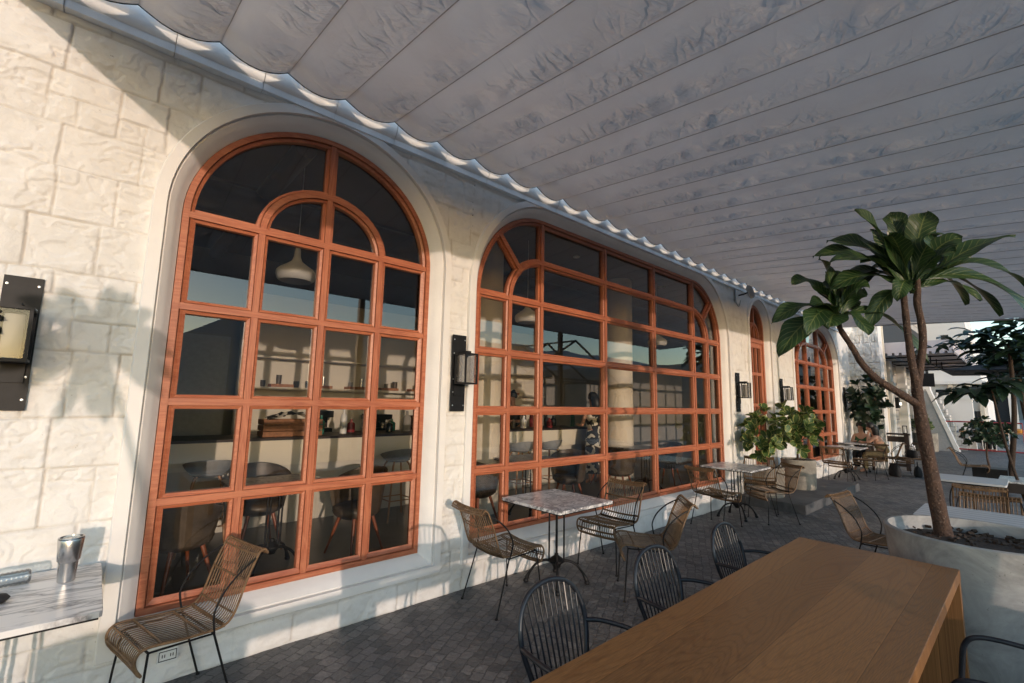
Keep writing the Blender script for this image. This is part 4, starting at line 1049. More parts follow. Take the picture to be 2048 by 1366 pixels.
# ------------------------------------------------------------------ people
def skin_body(name, V, E, mat, parent, sub=2):
    """V: {key: (pos, radius)}; one continuous surface grown with a skin modifier"""
    keys = list(V); bm = bmesh.new(); L = bm.verts.layers.skin.verify(); vs = {}
    for k in keys:
        v = bm.verts.new(V[k][0]); r = V[k][1]; v[L].radius = r if isinstance(r, tuple) else (r, r); vs[k] = v
    for a, b in E: bm.edges.new((vs[a], vs[b]))
    vs[keys[0]][L].use_root = True
    me = bpy.data.meshes.new(name+'_cage'); bm.to_mesh(me); bm.free(); o = bpy.data.objects.new(name, me); COL.objects.link(o)
    o.modifiers.new('skin', 'SKIN'); s_ = o.modifiers.new('sub', 'SUBSURF'); s_.levels = sub; s_.render_levels = sub
    dg = bpy.context.evaluated_depsgraph_get(); me2 = bpy.data.meshes.new_from_object(o.evaluated_get(dg)); bpy.data.objects.remove(o)
    me2.polygons.foreach_set('use_smooth', [True]*len(me2.polygons)); me2.materials.clear(); me2.materials.append(MAT[mat])
    o = bpy.data.objects.new(name, me2); COL.objects.link(o); o.parent = parent; me2.name = name; return o
def head_mesh(parent, c, f, hairlen=.0, bun=False):
    """hair cap; the head itself is part of the body surface"""
    m = MB(); c = Vector(c); f = Vector(f).normalized(); s_ = f.cross(UP).normalized(); P = []
    nu, nv = 14, 9
    for i in range(nu):
        th = pi*i/(nu-1)*.64
        for j in range(nv*2):
            ph = 2*pi*j/(nv*2-1); d = (UP*cos(th)+(s_*cos(ph)+f*sin(ph))*sin(th)); front = max(0, d.dot(f))
            r = .108-(.025 if front > .45 and d.z < .45 else 0); P.append(tuple(c+Vector((0, 0, .02))+d*r))
    m.grid(P, nu, nv*2)
    if hairlen: m.tube(catmull([c-f*.05+UP*.02, c-f*.10-UP*.08, c-f*.11-UP*(.1+hairlen*.5), c-f*.09-UP*(.1+hairlen)], 4), [.075, .085, .09, .09, .088, .086, .084, .08, .075, .07, .06, .04, .02][:13], 10)
    if bun: m.lathe([(0, -.04), (.035, -.02), (.04, .01), (.02, .035), (0, .04)], 10, tuple(c-f*.05+UP*.12))
    return m.build('hair', 'hair', parent, smooth=70)
BE = [('hip', 'bel'), ('bel', 'chest'), ('chest', 'neck0'), ('neck0', 'neck'), ('neck', 'head0'), ('head0', 'head1'), ('head0', 'nose')]
for s_ in 'lr': BE += [('chest', 'sh'+s_), ('sh'+s_, 'el'+s_), ('el'+s_, 'wr'+s_), ('wr'+s_, 'hd'+s_), ('hip', 'hp'+s_), ('hp'+s_, 'kn'+s_), ('kn'+s_, 'an'+s_), ('an'+s_, 'ft'+s_)]
def person(label, loc, rz, seated, lean, arms, clothes, hair=.0, bun=False, dress=None, group=None):
    t = thing('person', label, 'person', loc, rz, group)
    hz = .50 if seated else .93
    V = {'hip': ((0, 0, hz), (.12, .15)), 'bel': ((lean*.25, 0, hz+.16), (.10, .13)), 'chest': ((lean*.7, 0, hz+.38), (.11, .14)), 'neck0': ((lean, 0, hz+.52), .055), 'neck': ((lean*1.12, 0, hz+.58), .05),
         'head0': ((lean*1.25+.01, 0, hz+.68), (.085, .078)), 'head1': ((lean*1.3, 0, hz+.76), (.08, .072)), 'nose': ((lean*1.25+.095, 0, hz+.665), .018)}
    for k, y in (('l', 1), ('r', -1)):
        V['sh'+k] = ((lean*.85, y*.165, hz+.46), .05)
        e, w = arms[0 if k == 'l' else 1]
        V['el'+k] = (e, .036); V['wr'+k] = (w, .026); e_, w_ = Vector(e), Vector(w); V['hd'+k] = (tuple(w_+(w_-e_).normalized()*.09), (.034, .018))
        if seated:
            V['hp'+k] = ((.05, y*.09, hz), .085); V['kn'+k] = ((.44, y*.11, hz), .058); V['an'+k] = ((.42, y*.11, .09), .038); V['ft'+k] = ((.56, y*.12, .035), .03)
        else:
            V['hp'+k] = ((0, y*.09, hz-.06), .085); V['kn'+k] = ((.02, y*.09, .5), .055); V['an'+k] = ((-.01, y*.09, .09), .038); V['ft'+k] = ((.13, y*.10, .03), .03)
    skin_body('body', V, BE, 'skin', t)
    def grow(keys, add):
        return {k: (V[k][0], tuple((r+add) for r in (V[k][1] if isinstance(V[k][1], tuple) else (V[k][1],)*2))) for k in keys}
    top = ['hip', 'bel', 'chest', 'shl', 'shr'] if clothes[2] else ['hip', 'bel', 'chest']
    if clothes[2] == 2: top += ['ell', 'elr']
    ED = [e for e in BE if e[0] in top and e[1] in top]; skin_body('top', grow(top, .014), ED, clothes[0], t)
    if dress:
        m = MB(); m.lathe([(.14, hz+.1), (.17, hz-.1), (.21, hz-.45), (.24, .22 if not seated else hz-.2)], 20); m.build('skirt', dress, t, smooth=60)
    else:
        lg = ['hip', 'hpl', 'hpr', 'knl', 'knr', 'anl', 'anr']; skin_body('trousers', grow(lg, .013), [e for e in BE if e[0] in lg and e[1] in lg], clothes[1], t)
    head_mesh(t, (lean*1.28, 0, hz+.72), (1, 0, 0), hair, bun); return t
person('seated woman with long dark hair in an olive top, elbows on the table', (15.75, 2.66, 0), RD(100), True, .22, [((.36, .17, .78), (.33, .06, 1.02)), ((.38, -.17, .78), (.50, -.02, .80))], ('olive_cloth', 'olive_cloth', 0), .30)
person('woman with dark hair seated behind the far marble table facing left', (16.35, 3.25, 0), RD(180), True, .10, [((.25, .2, .75), (.45, .08, .80)), ((.25, -.2, .75), (.45, -.08, .80))], ('green_cloth', 'black_cloth', 1), .22)
person('standing woman inside at the end of the bar in a black and cream patterned dress', (7.35, 5.75, .15), RD(70), False, .03, [((.08, .22, 1.12), (.30, .18, 1.12)), ((.10, -.22, 1.12), (.30, -.15, 1.15))], ('pattern', 'pattern', 1), .12, dress='pattern')
person('barista in black with a light apron working behind the white bar counter', (6.7, 7.35, .15), RD(200), False, .10, [((.15, .22, 1.15), (.38, .12, 1.15)), ((.15, -.22, 1.15), (.38, -.12, 1.15))], ('black_cloth', 'black_cloth', 2), 0, True)
person('person in dark red seated at the right edge behind the dark table', (10.9, -.12, 0), RD(190), True, .12, [((.25, .2, .78), (.40, .05, .80)), ((.25, -.2, .78), (.40, -.05, .80))], ('red_cloth', 'black_cloth', 2), .1)
person('distant person in dark red at the far table by the facade', (28.9, 1.50, 0), RD(200), True, .1, [((.25, .2, .78), (.42, .05, .85)), ((.25, -.2, .78), (.42, -.05, .85))], ('red_cloth', 'black_cloth', 2), .1)
person('distant person in dark green at the far table by the facade', (28.3, 1.02, 0), RD(30), True, .1, [((.25, .2, .78), (.42, .05, .85)), ((.25, -.2, .78), (.42, -.05, .85))], ('green_cloth', 'black_cloth', 2), .2)

# ------------------------------------------------------------------ bags and partition near the back
def bag(lab, loc, s_=1., rz=0):
    t = thing('tote_bag', lab, 'bag', loc, rz)
    m = MB(); P = []; 
    for j, (w, d, z) in enumerate([(.17, .07, 0), (.20, .10, .03), (.20, .10, .16), (.18, .07, .26), (.17, .03, .30)]):
        for k in range(16):
            a = 2*pi*k/15; P.append((w*s_*cos(a)*(abs(cos(a))**-.3 if abs(cos(a)) > .1 else 1), d*s_*sin(a), z*s_))
    m.grid(P, 5, 16); m.build('bag_body', 'black_cloth', t, smooth=60)
    m = MB(); m.tube(catmull([(-.10*s_, 0, .29*s_), (-.08*s_, 0, .42*s_), (.08*s_, 0, .42*s_), (.10*s_, 0, .29*s_)], 4), .008, 6); m.build('handle', 'black_cloth', t, smooth=60); return t
bag('black bag slumped on the ground under the seated woman', (15.5, 2.45, 0), 1.0, .6)
bag('black bag on the ground below the empty dark chair, right of the seated woman', (15.9, 2.05, 0), .85, .2)
bag('black bag lying on the seat of the empty dark chair', (16.0, 2.15, .45), .7, 1.)
t = thing('wooden_partition', 'dark wooden bench-like partition behind the seated women with a lantern on its end', 'partition', (17.2, 2.35, 0))
m = MB(); m.b2(-.05, .05, 0, .10, 0, .98); m.build('post', 'dark_wood', t); m = MB(); m.b2(-.05, .05, 1.05, 1.15, 0, .98); m.build('post', 'dark_wood', t)
m = MB(); m.b2(-.07, .07, -.03, 1.2, .98, 1.03); m.b2(-.02, .02, .10, 1.05, .78, .94); m.b2(-.02, .02, .10, 1.05, .28, .36); m.b2(-.02, .02, .10, 1.05, .10, .18); m.build('rail', 'dark_wood', t)
t = thing('candle_lantern', 'small black lantern standing on the end of the dark wooden partition', 'lantern', (17.2, 2.42, 1.03))
m = MB(); m.b2(-.05, .05, -.05, .05, 0, .02); m.b2(-.05, .05, -.05, .05, .2, .22)
for a in (-.045, .045):
    for b in (-.045, .045): m.b2(a-.005, a+.005, b-.005, b+.005, .02, .2)
m.build('lantern_frame', 'black_metal', t); m = MB(); m.tube([(0, 0, .02), (0, 0, .12)], .025, 12); m.build('candle', 'white_plastic', t, smooth=40)
t = thing('dark_table', 'dark table with a white edged top in front of the person in red', 'table', (9.85, .02, 0))
m = MB(); m.b2(-.4, .4, -.4, .36, .73, .75); m.build('tabletop', 'marble', t); m = MB(); m.b2(-.4, .4, -.4, .36, .60, .728); m.build('apron', 'dark_wood', t)
for x in (-.36, .36):
    for y in (-.36, .32): m = MB(); m.b2(x-.03, x+.03, y-.03, y+.03, 0, .6); m.build('leg', 'dark_wood', t)

# ------------------------------------------------------------------ interior
def tub_chair():
    t = thing('tub_chair', '', 'chair', (0, 0, 0), 0, 'brown leather tub chairs inside the window')
    P = []; nu, nv = 29, 9
    for i in range(nu):
        a = RD(-128+256*i/(nu-1))+pi; back = .5+.5*cos(a-pi)
        h = .20+.23*back**.8
        for j in range(nv):
            q = j/(nv-1); r = .235+.055*q; P.append((r*cos(a)*1.0, r*sin(a)*1.02, .40+h*q+.0))
    m = MB(); m.grid(P, nu, nv)
    P2 = [(x*.86, y*.86, z-.0) for x, y, z in P]; m.grid(P2, nu, nv)
    for i in range(nu-1):
        a = i*nv+nv-1; b = a+nv; n = nu*nv; m.f.append((a, b, b+n, a+n))
    for i in (0, nu-1):
        for j in range(nv-1): a = i*nv+j; m.f.append((a, a+1, a+1+nu*nv, a+nu*nv))
    m.build('back_shell', 'leather', t, smooth=50)
    m = MB(); m.lathe([(0, .34), (.15, .345), (.215, .38), (.235, .42), (.225, .455), (.17, .475), (0, .48)], 28); m.build('seat', 'leather', t, smooth=60)
    for x in (-1, 1):
        for y in (-1, 1):
            m = MB(); m.tube([(x*.11, y*.11, .37), (x*.20, y*.20, 0)], [.02, .010], 8); m.build('leg', 'red_wood', t, smooth=60)
    return t
TC = tub_chair()
for i, (lab, x, y, a) in enumerate([
    ('leather tub chair inside the tall arch window at its lower left', .62, 4.62, 20),
    ('leather tub chair inside the tall arch window, behind the table, facing out', 1.38, 5.45, 270),
    ('leather tub chair inside the tall arch window at its lower right', 2.12, 4.72, 195),
    ('leather tub chair inside the wide window at its lower left corner', 3.75, 4.80, 10),
    ('tub chair inside the wide window, behind the nearer outdoor marble table', 5.45, 4.75, 200),
    ('tub chair inside the wide window near the second table, turned to the left', 6.75, 4.75, 10),
    ('tub chair inside the wide window beyond the second inside table', 8.35, 4.75, 190),
    ('tub chair inside the wide window facing out beside the round column', 7.5, 5.6, 270)]):
    place(TC, i == 0, lab, (x, y, .15), a)
for lab, x, y in (('marble table inside the tall arch window', 1.33, 4.70), ('marble table inside the wide window, left part', 4.62, 4.72), ('marble table inside the wide window, right part by the second column', 7.52, 4.72)):
    t = dup(BT, lab, (x, y, .15)); t['group'] = 'marble tables inside the cafe'
def stool():
    t = thing('bar_stool', '', 'stool', (0, 0, 0), 0, 'bar stools at the white counter')
    P = []; 
    for i in range(15):
        a = RD(-150+300*i/14)+pi; back = .5+.5*cos(a-pi)
        for j in range(6):
            q = j/5; r = .08+.15*q**.7; P.append((r*cos(a), r*sin(a), .74+(.04+.13*back)*q**2))
    m = MB(); m.grid(P, 15, 6); m.lathe([(0, .72), (.12, .725), (.17, .75), (.15, .765), (0, .76)], 20); m.build('seat_shell', 'grey_plastic', t, smooth=60)
    for x in (-1, 1):
        for y in (-1, 1): m = MB(); m.tube([(x*.09, y*.09, .74), (x*.12, y*.12, .68), (x*.21, y*.21, 0)], .013, 8); m.build('leg', 'light_wood', t, smooth=60)
    m = MB(); q = .165
    for a, b in (((-q, -q), (q, -q)), ((q, -q), (q, q)), ((q, q), (-q, q)), ((-q, q), (-q, -q))): m.tube([(*a, .25), (*b, .25)], .008, 6)
    m.build('foot_rest', 'light_wood', t); return t
ST = stool()
for i, (lab, x) in enumerate([('bar stool at the left end of the counter seen through the tall arch window', .95), ('bar stool seen through the right panes of the tall arch window', 3.10), ('left one of two bar stools seen through the wide window', 5.35), ('right one of two bar stools seen through the wide window', 6.05)]):
    place(ST, i == 0, lab, (x, 5.72, .15), 90 if i % 2 else 80)
t = thing('bar_counter', 'long white bar counter inside the cafe', 'counter', (3.5, 6.2, .15))
m = MB(); m.b2(-5.5, 4.25, -.02, .02, .72, 1.02); m.b2(-5.5, 4.25, .02, .75, .98, 1.02); m.build('counter_fascia', 'counter_white', t)
m = MB(); m.b2(-5.5, 4.25, .10, .14, 0, .72); m.b2(4.20, 4.25, .10, .75, 0, .98); m.b2(-5.5, 4.24, .14, .72, .10, .14); m.build('counter_body', 'room_white', t)
m = MB(); m.b2(-5.5, 4.26, -.03, .76, 1.021, 1.05); m.build('counter_top', 'dark_wood', t)
for lab, x, y, r in (('round pale column seen through the left panes of the wide window', 4.22, 5.35, .27), ('round pale column seen through the middle panes of the wide window', 7.60, 5.35, .28)):
    m = MB(); m.lathe([(r, .15), (r, 4.14)], 40); tag(m.build('column', 'cream', smooth=40, loc=(x, y, 0)), lab, 'column', 'round columns inside the cafe')
t = thing('bar_shelf_wall', 'pale back bar wall with one long shelf behind the counter', 'shelf', (4.7, 8.1, .15))
m = MB(); m.b2(-3.1, 3.4, 0, .1, 0, 3.2); m.b2(-3.1, -3.0, -.3, 0, 0, 3.2); m.b2(-3.0, 3.4, -.6, -.02, 0, .92); m.build('back_panel', 'room_white', t)
m = MB(); m.b2(-3.0, 3.4, -.28, -.001, 1.66, 1.70); m.b2(-3.0, 3.4, -.28, -.001, 2.15, 2.18); m.build('shelf', 'room_white', t)
rg = random.Random(31)
mats = ['steel', 'steel', 'white_plastic', 'lamp_tube', 'clear_plastic', 'leather']
for i in range(22):
    x = 1.95+i*.225+rg.uniform(-.03, .03)
    if i % 6 == 5: continue
    h = rg.uniform(.09, .2); r = rg.uniform(.03, .05); mt = mats[rg.randrange(6)]
    o = MB().lathe([(0, 0), (r*.8, 0), (r, h*.6), (r, h), (r-.004, h), (r*.8, .01)], 12).build('cup', mt, smooth=50, loc=(x, 7.95, .15+1.70))
    tag(o, f"{ {'steel': 'shiny steel', 'white_plastic': 'white', 'lamp_tube': 'cream', 'clear_plastic': 'clear glass', 'leather': 'brown'}[mt]} cup {'tall and narrow' if h > .15 else 'low and wide'} on the bar shelf", 'cup', 'cups and glasses on the bar shelf')
for i in range(9):
    x = 2.2+i*.62; o = MB().b2(-.17, .17, -.1, .1, 0, .05).build('tray', 'crate_wood', loc=(x, 8.0, .15+1.701)); tag(o, 'low brown wooden tray on the long shelf behind the bar', 'tray', 'wooden trays on the bar shelf')
def bottle(x, y, z, r, h, mt, lab, grp='bottles and jars on the bar counter', nm='bottle'):
    o = MB().lathe([(0, 0), (r, 0), (r, h*.62), (r*.85, h*.70), (r*.35, h*.80), (r*.32, h), (0, h)], 14).build(nm, mt, smooth=50, loc=(x, y, z)); tag(o, lab, nm, grp)
for i in range(26):
    x = 1.7+i*.235+rg.uniform(-.06, .06); y = rg.uniform(6.45, 6.85)
    if 2.35 > x > 1.2: continue
    mt = rg.choice(['glass_dark', 'steel', 'teal_glass', 'lamp_tube', 'black_cloth', 'white_plastic', 'leather', 'red_cloth', 'orange_thing', 'black_metal'])
    hh = rg.uniform(.16, .36); bottle(x, y, 1.201, rg.uniform(.03, .065), hh, mt, f"{'tall' if hh > .27 else 'short'} { {'glass_dark': 'dark glass', 'steel': 'steel', 'teal_glass': 'teal glass', 'lamp_tube': 'cream', 'black_cloth': 'matt black', 'white_plastic': 'white', 'leather': 'brown', 'red_cloth': 'red', 'orange_thing': 'orange', 'black_metal': 'black metal'}[mt]} bottle on the bar counter, {'left half behind the tall arch window' if x < 4.2 else 'right half behind the wide window'}")
for i, (x, w, h) in enumerate(((2.75, .3, .42), (3.75, .38, .36), (4.6, .25, .33), (5.6, .34, .45), (6.35, .3, .4))):
    t = thing('coffee_machine', ['dark coffee grinder left of the machines on the bar', 'low dark espresso machine on the bar', 'dark blender block on the bar', 'tall dark coffee machine on the bar seen through the wide window', 'dark machine at the right end of the bar'][i], 'machine', (x, 7.75, .15+.92))
    m = MB(); m.b2(-w/2, w/2, -.2, .2, 0, h*.35); m.b2(-w/2*.8, w/2*.8, -.05, .2, h*.35, h*.75); m.b2(-w/2, w/2, -.22, .2, h*.75, h); m.build('machine_body', 'black_metal', t)
    m = MB(); m.tube([(-w*.2, -.18, h*.72), (-w*.2, -.26, h*.66)], .018, 8); m.lathe([(0, 0), (.04, 0), (.045, .09), (0, .09)], 12, (w*.15, -.12, h*.35)); m.build('machine_spout', 'steel', t, smooth=40)
t = thing('wooden_crate', 'brown wooden crate with a patterned cloth on the left part of the bar counter', 'crate', (1.95, 6.5, 1.201))
m = MB()
for z in (.0, .075, .15): m.b2(-.36, .36, -.14, -.125, z, z+.06); m.b2(-.36, .36, .125, .14, z, z+.06); m.b2(-.36, -.345, -.125, .125, z, z+.06); m.b2(.345, .36, -.125, .125, z, z+.06)
m.b2(-.34, .34, -.12, .12, .0, .02); m.build('crate_slats', 'crate_wood', t)
m = MB(); P = []
for i in range(14):
    for j in range(8): P.append((-.30+i*.046, -.12+j*.034, .19+.09*float(vnoise(np.array(i*.5), np.array(j*.6), 2))+.05*sin(i*.24)))
m.grid(P, 14, 8)
o = m.build('patterned_cloth', 'pattern', smooth=60, loc=(1.95, 6.5, 1.201)); tag(o, 'black and white patterned cloth heaped on the wooden crate on the bar', 'cloth')
def pendant(lab, x, y, z, r):
    t = thing('pendant_lamp', lab, 'lamp', (x, y, z), 0, 'pale bell-shaped pendant lamps inside the cafe')
    m = MB(); m.lathe([(.02, .30), (.028, .26), (.032, .20), (.05, .15), (.10, .11), (r*.80, .075), (r*.97, .04), (r, .005), (r*.93, -.04), (r*.80, -.06), (r*.78, -.055), (r*.7, .0), (.06, .09), (0, .1)], 36); m.build('lamp_shade', 'pendant', t, smooth=50)
    m = MB(); m.tube([(0, 0, .29), (0, 0, 4.14-z)], .004, 5); m.build('cord', 'white_plastic', t); return t
p1 = pendant('pale pendant lamp inside the tall arch window', 1.40, 4.90, 2.93, .19)
dup(p1, 'pale pendant lamp inside the left panes of the wide window', (4.68, 4.90, 2.93))
dup(p1, 'pale pendant lamp inside the right panes of the wide window', (8.3, 4.90, 2.93))
t = thing('indoor_partition', 'dark panel wall at the left end of the room behind the tall arch window', 'partition', (.6, 8.6, .15))
m = MB(); m.b2(-2.6, .95, 0, .1, 0, 2.5); m.build('panel', 'grey_plastic', t)

# ------------------------------------------------------------------ farther facade, awnings and far objects
t = thing('far_building', 'pale cream building continuing beyond the stone wing with pilasters and a dark arch', 'building', (0, 0, 0))
m = MB(); m.b2(17.7, 60, 3.35, 3.6, 0, 7.2); m.build('facade_wall', 'block_stone_big', t)
for x in (18.9, 20.2, 23.0, 26.5, 31, 36, 42): m = MB(); m.b2(x, x+.42, 3.10, 3.36, 0, 3.36); m.b2(x-.05, x+.47, 3.04, 3.36, 2.5, 2.62); m.b2(x-.05, x+.47, 3.04, 3.36, 0, .35); m.build('pilaster', 'far_wall', t)
for x0, x1 in ((19.4, 20.15), (24, 26), (32, 35), (37.5, 41)): m = MB(); m.prism_y([(x0, 0), (x1, 0)]+[(x1-(x1-x0)/2*(1-cos(a)), 2.0+.5*sin(a)) for a in [pi*k/10 for k in range(11)]], 3.34, 3.349); m.build('dark_arch_panel', 'glass_dark', t)  # flat dark panels stand in for the shade inside the arches
for x in (21.0, 22.3): 
    m = MB(); m.b2(x-.12, x+.12, 3.22, 3.34, 1.75, 2.15); m.build('wall_light', 'black_metal', t)
    m = MB(); m.b2(x-.05, x+.05, 3.17, 3.22, 1.86, 1.96); m.build('light_glow', 'lit_lamp', t)
m = MB(); m.b2(17.7, 30, 3.34, 3.36, 3.7, 5.4); m.build('upper_shade', 'awning_dark', t)
t = thing('stair_block', 'white sloping stair wall with a grey side and dark opening by the far facade', 'stairs', (0, 0, 0))
m = MB(); vs = [(27.0, 2.2, 0), (27.0, 3.3, 0), (27.0, 3.3, 2.55), (27.0, 2.95, 2.55)]; vs += [(x+.35, y, z) for x, y, z in vs]
m.add(vs, [(0, 1, 2, 3), (4, 7, 6, 5), (0, 3, 7, 4), (3, 2, 6, 7), (0, 4, 5, 1), (1, 5, 6, 2)]); m.build('side_wall', 'grey_plastic', t)
m = MB(); vs = [(26.98, 2.08, 0), (26.98, 2.22, 0), (26.98, 2.97, 2.6), (26.98, 2.84, 2.6)]; vs += [(x+.45, y, z) for x, y, z in vs]; m.add(vs, [(0, 1, 2, 3), (4, 7, 6, 5), (0, 3, 7, 4), (3, 2, 6, 7), (0, 4, 5, 1), (1, 5, 6, 2)]); m.b2(26.98, 27.43, 2.84, 3.32, 2.6, 2.72); m.build('white_stringer', 'far_wall', t)
m = MB()
for k in range(10): m.b2(28.2, 28.2+.7, 1.95+k*.09, 2.9, k*.25, k*.25+.25)
m.build('steps', 'block_stone', t)
m = MB(); m.b2(29.2, 29.6, 1.7, 2.9, 0, 2.2); m.b2(29.15, 29.65, 1.65, 2.9, 2.2, 2.4); m.build('gate_pier', 'far_wall', t)
m = MB(); m.b2(27.9, 27.95, 2.75, 3.3, 2.75, 3.35); m.build('railing', 'black_metal', t)
# awning: horizontal pipe frame under a fabric roof
t = thing('striped_awning', 'pale grey scalloped awning on a black pipe frame over the far facade', 'awning', (17.75, 1.30, 3.38))
m = MB(); Lx, Ly = 8.4, 2.0
m.add([(0, 0, 0), (0, Ly, 0), (0, Ly, .33), (0, .0, .31)], [(0, 1, 2, 3)]); m.add([(0, 0, .31), (0, Ly, .33), (Lx, Ly, .33), (Lx, 0, .31)], [(0, 1, 2, 3)]); m.add([(Lx, 0, 0), (Lx, Ly, 0), (Lx, Ly, .33), (Lx, .0, .31)], [(0, 1, 2, 3)]); m.add([(0, 0, 0), (Lx, 0, 0), (Lx, 0, .28), (0, 0, .28)], [(0, 1, 2, 3)])
m.build('awning_fabric', 'awning_grey', t)
m = MB()
for i in range(12): m.add([(-.01, i*Ly/12+.01, 0.0), (-.01, (i+1)*Ly/12-.05, 0), (-.01, (i+1)*Ly/12-.05, -.07), (-.01, i*Ly/12+.01, -.07)], [(0, 1, 2, 3)])
for i in range(42): m.add([(i*Lx/42+.02, -.01, 0), ((i+1)*Lx/42-.06, -.01, 0), ((i+1)*Lx/42-.06, -.01, -.08), (i*Lx/42+.02, -.01, -.08)], [(0, 1, 2, 3)])
m.build('valance', 'awning_grey', t)
m = MB()
for i in range(6): x = .02+i*(Lx-.04)/5; m.tube([(x, 0, .0), (x, Ly, .0)], .022, 6)
for y in (.02, Ly*.5, Ly-.02): m.tube([(0, y, .01), (Lx, y, .01)], .022, 6)
for i in range(6): x = .02+i*(Lx-.04)/5; m.tube([(x, Ly*.5, 0), (x, Ly*.5, .5)], .02, 6)
m.build('pipe_frame', 'black_metal', t)
t = thing('white_gable_building', 'tall white plastered building with a flared edge and small dark window at the far right', 'building', (30.5, 0, 0))
P = [(5.5, 0), (1.25, 0), (1.30, 2.6), (1.42, 3.4), (1.60, 4.6), (1.72, 5.6), (1.80, 6.4), (1.98, 7.4), (2.3, 8.2), (5.5, 8.2)]
m = MB(); n = len(P); vs = [(0, y, z) for y, z in P]+[(6, y, z) for y, z in P]
m.add(vs, [tuple(range(n))[::-1], tuple(range(n, 2*n))]+[(i, (i+1) % n, n+(i+1) % n, n+i) for i in range(n)]); m.build('walls', 'far_wall', t)
m = MB(); m.b2(-.03, 0, 2.35, 2.62, 4.8, 5.35); m.build('window', 'glass_dark', t)
m = MB(); m.b2(-.1, 0, 1.9, 2.1, 6.2, 7.0); m.build('drain_pipe', 'red_wood', t)
for y0, y1, z1 in ((1.98, 2.24, 2.5), (2.6, 3.0, 2.7)): m = MB(); m.b2(-.03, 0, y0, y1, 0, z1); m.build('dark_door_panel', 'glass_dark', t)  # dark slabs on the wall give the shade of the openings
for y in (1.38, 1.78, 2.38): m = MB(); m.b2(-.22, -.0, y, y+.14, 0, 2.95); m.b2(-.26, 0, y-.04, y+.18, 2.3, 2.4); m.build('pilaster', 'cream', t)
m = MB(); m.b2(-.3, 0, 1.25, 3.3, 2.95, 3.1); m.build('ledge', 'far_wall', t)
m = MB(); m.b2(-.035, 0, 1.5, 1.72, .9, 1.7); m.b2(-.035, 0, 3.2, 3.3, 3.3, 4.4); m.build('low_window', 'glass_dark', t)
t = thing('grey_frame_building', 'small grey framed building in front of the hillside at the far right', 'building', (60, 0, 0))
m = MB(); m.b2(0, 6, .9, 4.2, 0, 6.2); m.build('walls', 'glass_dark', t); m = MB(); m.b2(-.3, 0, .7, 1.2, 0, 6.6); m.b2(-.3, 0, 1.2, 4.4, 6.2, 6.6); m.build('frame', 'far_wall', t)
t = thing('dark_parasol', 'dark square parasol roof low over the far tables at the right', 'parasol', (20.5, .2, 0))
m = MB(); m.add([(-1.6, -1.8, 2.85), (1.6, -1.8, 2.85), (1.6, 1.5, 2.9), (-1.6, 1.5, 2.9), (0, -.1, 3.3)], [(0, 1, 4), (1, 2, 4), (2, 3, 4), (3, 0, 4), (0, 3, 2, 1)]); m.build('parasol_cover', 'awning_dark', t)
m = MB(); m.tube([(0, -.1, 0), (0, -.1, 3.25)], .03, 8); m.build('pole', 'black_metal', t)
t = thing('red_barricade', 'low red metal barricade with pale uprights across the far terrace', 'barrier', (27.2, 2.55, 0))
m = MB(); m.tube([(0, 0, .12), (0, 0, 1.25), (0, -2.3, 1.25), (0, -2.3, .12), (0, 0, .12)], .03, 8); m.build('frame', 'red_paint', t)
m = MB()
for k in range(1, 6): m.tube([(0, -k*.38, .12), (0, -k*.38, 1.25)], .018, 6)
m.build('uprights', 'grey_steel', t)
t = thing('far_table', 'long table with people far off by the cream facade', 'table', (28.6, 1.15, 0))
m = MB(); m.b2(-.35, .35, -1.3, 1.0, .78, .84); m.build('tabletop', 'light_wood', t)
for x in (-.3, .3):
    for y in (-1.2, .9): m = MB(); m.b2(x-.04, x+.04, y-.04, y+.04, 0, .78); m.build('leg', 'dark_wood', t)
for i in range(4):
    o = MB().lathe([(0, 0), (.12, 0), (.17, .1), (.12, .16), (0, .18)], 12).build('dish', 'orange_thing', smooth=50, loc=(28.5+.05*i, .4+.35*i, .84)); tag(o, 'small orange dish on the far table', 'dish', 'orange dishes on the far table')
t = thing('round_logo_screen', 'pale wall panel with dark counters at the far end of the facade', 'panel', (36, 3.0, 0))
m = MB(); m.b2(0, .1, -1.4, .3, 0, 3.0); m.build('panel', 'cream', t)
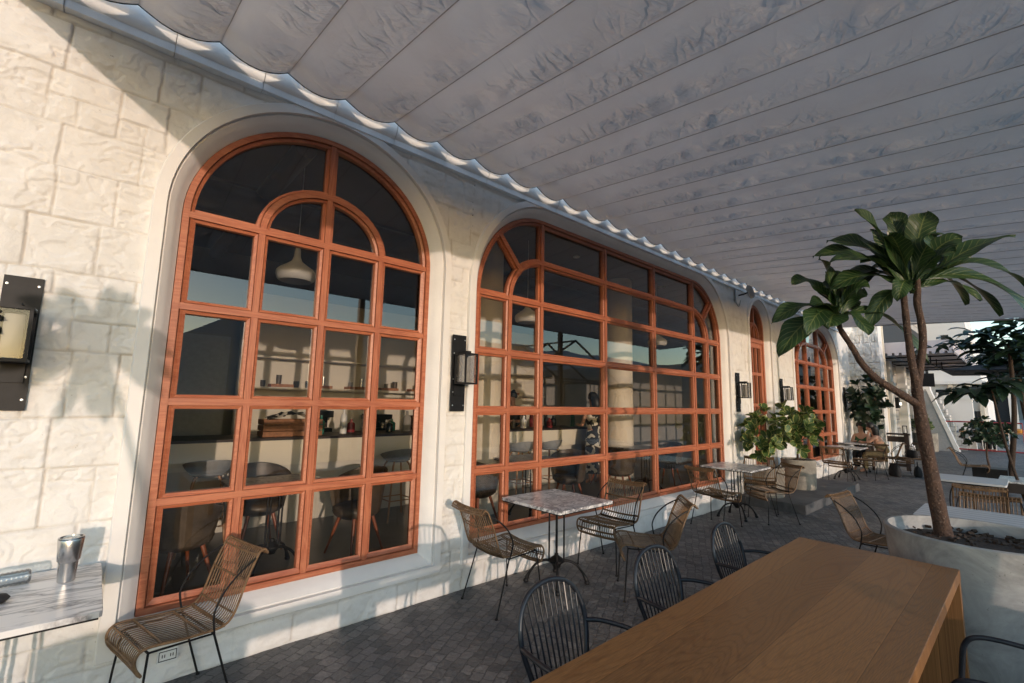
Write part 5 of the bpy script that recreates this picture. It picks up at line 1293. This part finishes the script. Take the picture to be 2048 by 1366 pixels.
# ------------------------------------------------------------------ things behind the viewer: reflected, shadow-casting, and added for the light
t = thing('steel_pavilion', 'black steel gable frame pavilion out on the lawn, mirrored in the wide window', 'pavilion', (20, -9.5, 0))
m = MB()
for k in range(4):
    y = -k*2.2; m.tube([(-4, y, 0), (-4, y, 3.0), (0, y, 5.2), (4, y, 3.0), (4, y, 0)], .07, 6); m.tube([(-4, y, 3.0), (4, y, 3.0)], .05, 6)
for x, z in ((-4, 3), (-2, 4.1), (0, 5.2), (2, 4.1), (4, 3)): m.tube([(x, 0, z), (x, -6.6, z)], .05, 6)
m.build('frame', 'black_metal', t)
t = thing('hedge', 'long dark hedge beyond the terrace behind the viewer', 'hedge', (10, -15, 0))
m = MB(); rg = random.Random(8); P = []
for i in range(120):
    for j, (y, z) in enumerate(((0, 0), (.0, .6), (.1, 1.0), (.5, 1.1), (1., .9), (1.1, 0))): P.append((-20+i*.5, y+.2*rg.random(), z+(.25*rg.random() if z else 0)))
m.grid(P, 120, 6); m.build('foliage', 'dark_leaf', t, smooth=40)
t = thing('low_terrace_table', 'second long oak table behind the viewer whose shadow crosses the base of the wall', 'table', (.2, -.95, 0))
m = MB(); m.b2(-1.25, 1.25, -.40, .40, .69, .75); m.build('tabletop', 'oak', t)
for x in (-1.2, 1.2): m = MB(); m.b2(x-.03, x+.03, -.4, .4, 0, .689); m.build('leg_panel', 'oak', t)

t = thing('shading_trough', 'added unseen low trough of clipped plants, shading the foot of the large planter', 'planter', (5.2, -1.7, 0))  # added out of view, its shadow darkens the lower part of the planter
m = MB(); m.b2(-2.2, 2.2, -.25, .25, 0, .5); m.build('trough', 'concrete', t)
m = MB(); P = []; rg = random.Random(18)
for i in range(60):
    for y, z in ((-.24, .5), (-.22, .68), (0, .76), (.22, .68), (.24, .5)): P.append((-2.15+i*.073, y+rg.uniform(-.03, .03), z+(rg.uniform(-.05, .06) if z > .5 else 0)))
m.grid(P, 60, 5); m.build('clipped_plants', 'dark_leaf', t, smooth=40)


def screen_hill():  # added behind the viewer, screens the yellow horizon from the window reflections
    P = []; nu = 60
    for i in range(nu):
        x = 17+i*9.; hgt = 44+8*float(vnoise(np.array(i*.35), np.array(.5), 12))-6*max(0, i-30)/30; hgt *= min(1, .55+i*.12)
        for j in range(6): q = j/5; P.append((x+.0*q, -200-60*q**1.3, -2+hgt*q**.55))
    m = MB(); m.grid(P, nu, 6); n = len(m.v); m.add([(17, -200, -2), (17, -260, -2), P[5]], [(0, 1, 2)])
    structure(m.build('hill', 'screen_hill_haze', smooth=60))  # hill-shaped screen, unseen except in the glass
simple('screen_hill_haze', (.30, .31, .32), .95, var=.12, scale=.04)  # grey colour carries the haze of the added hill
screen_hill()
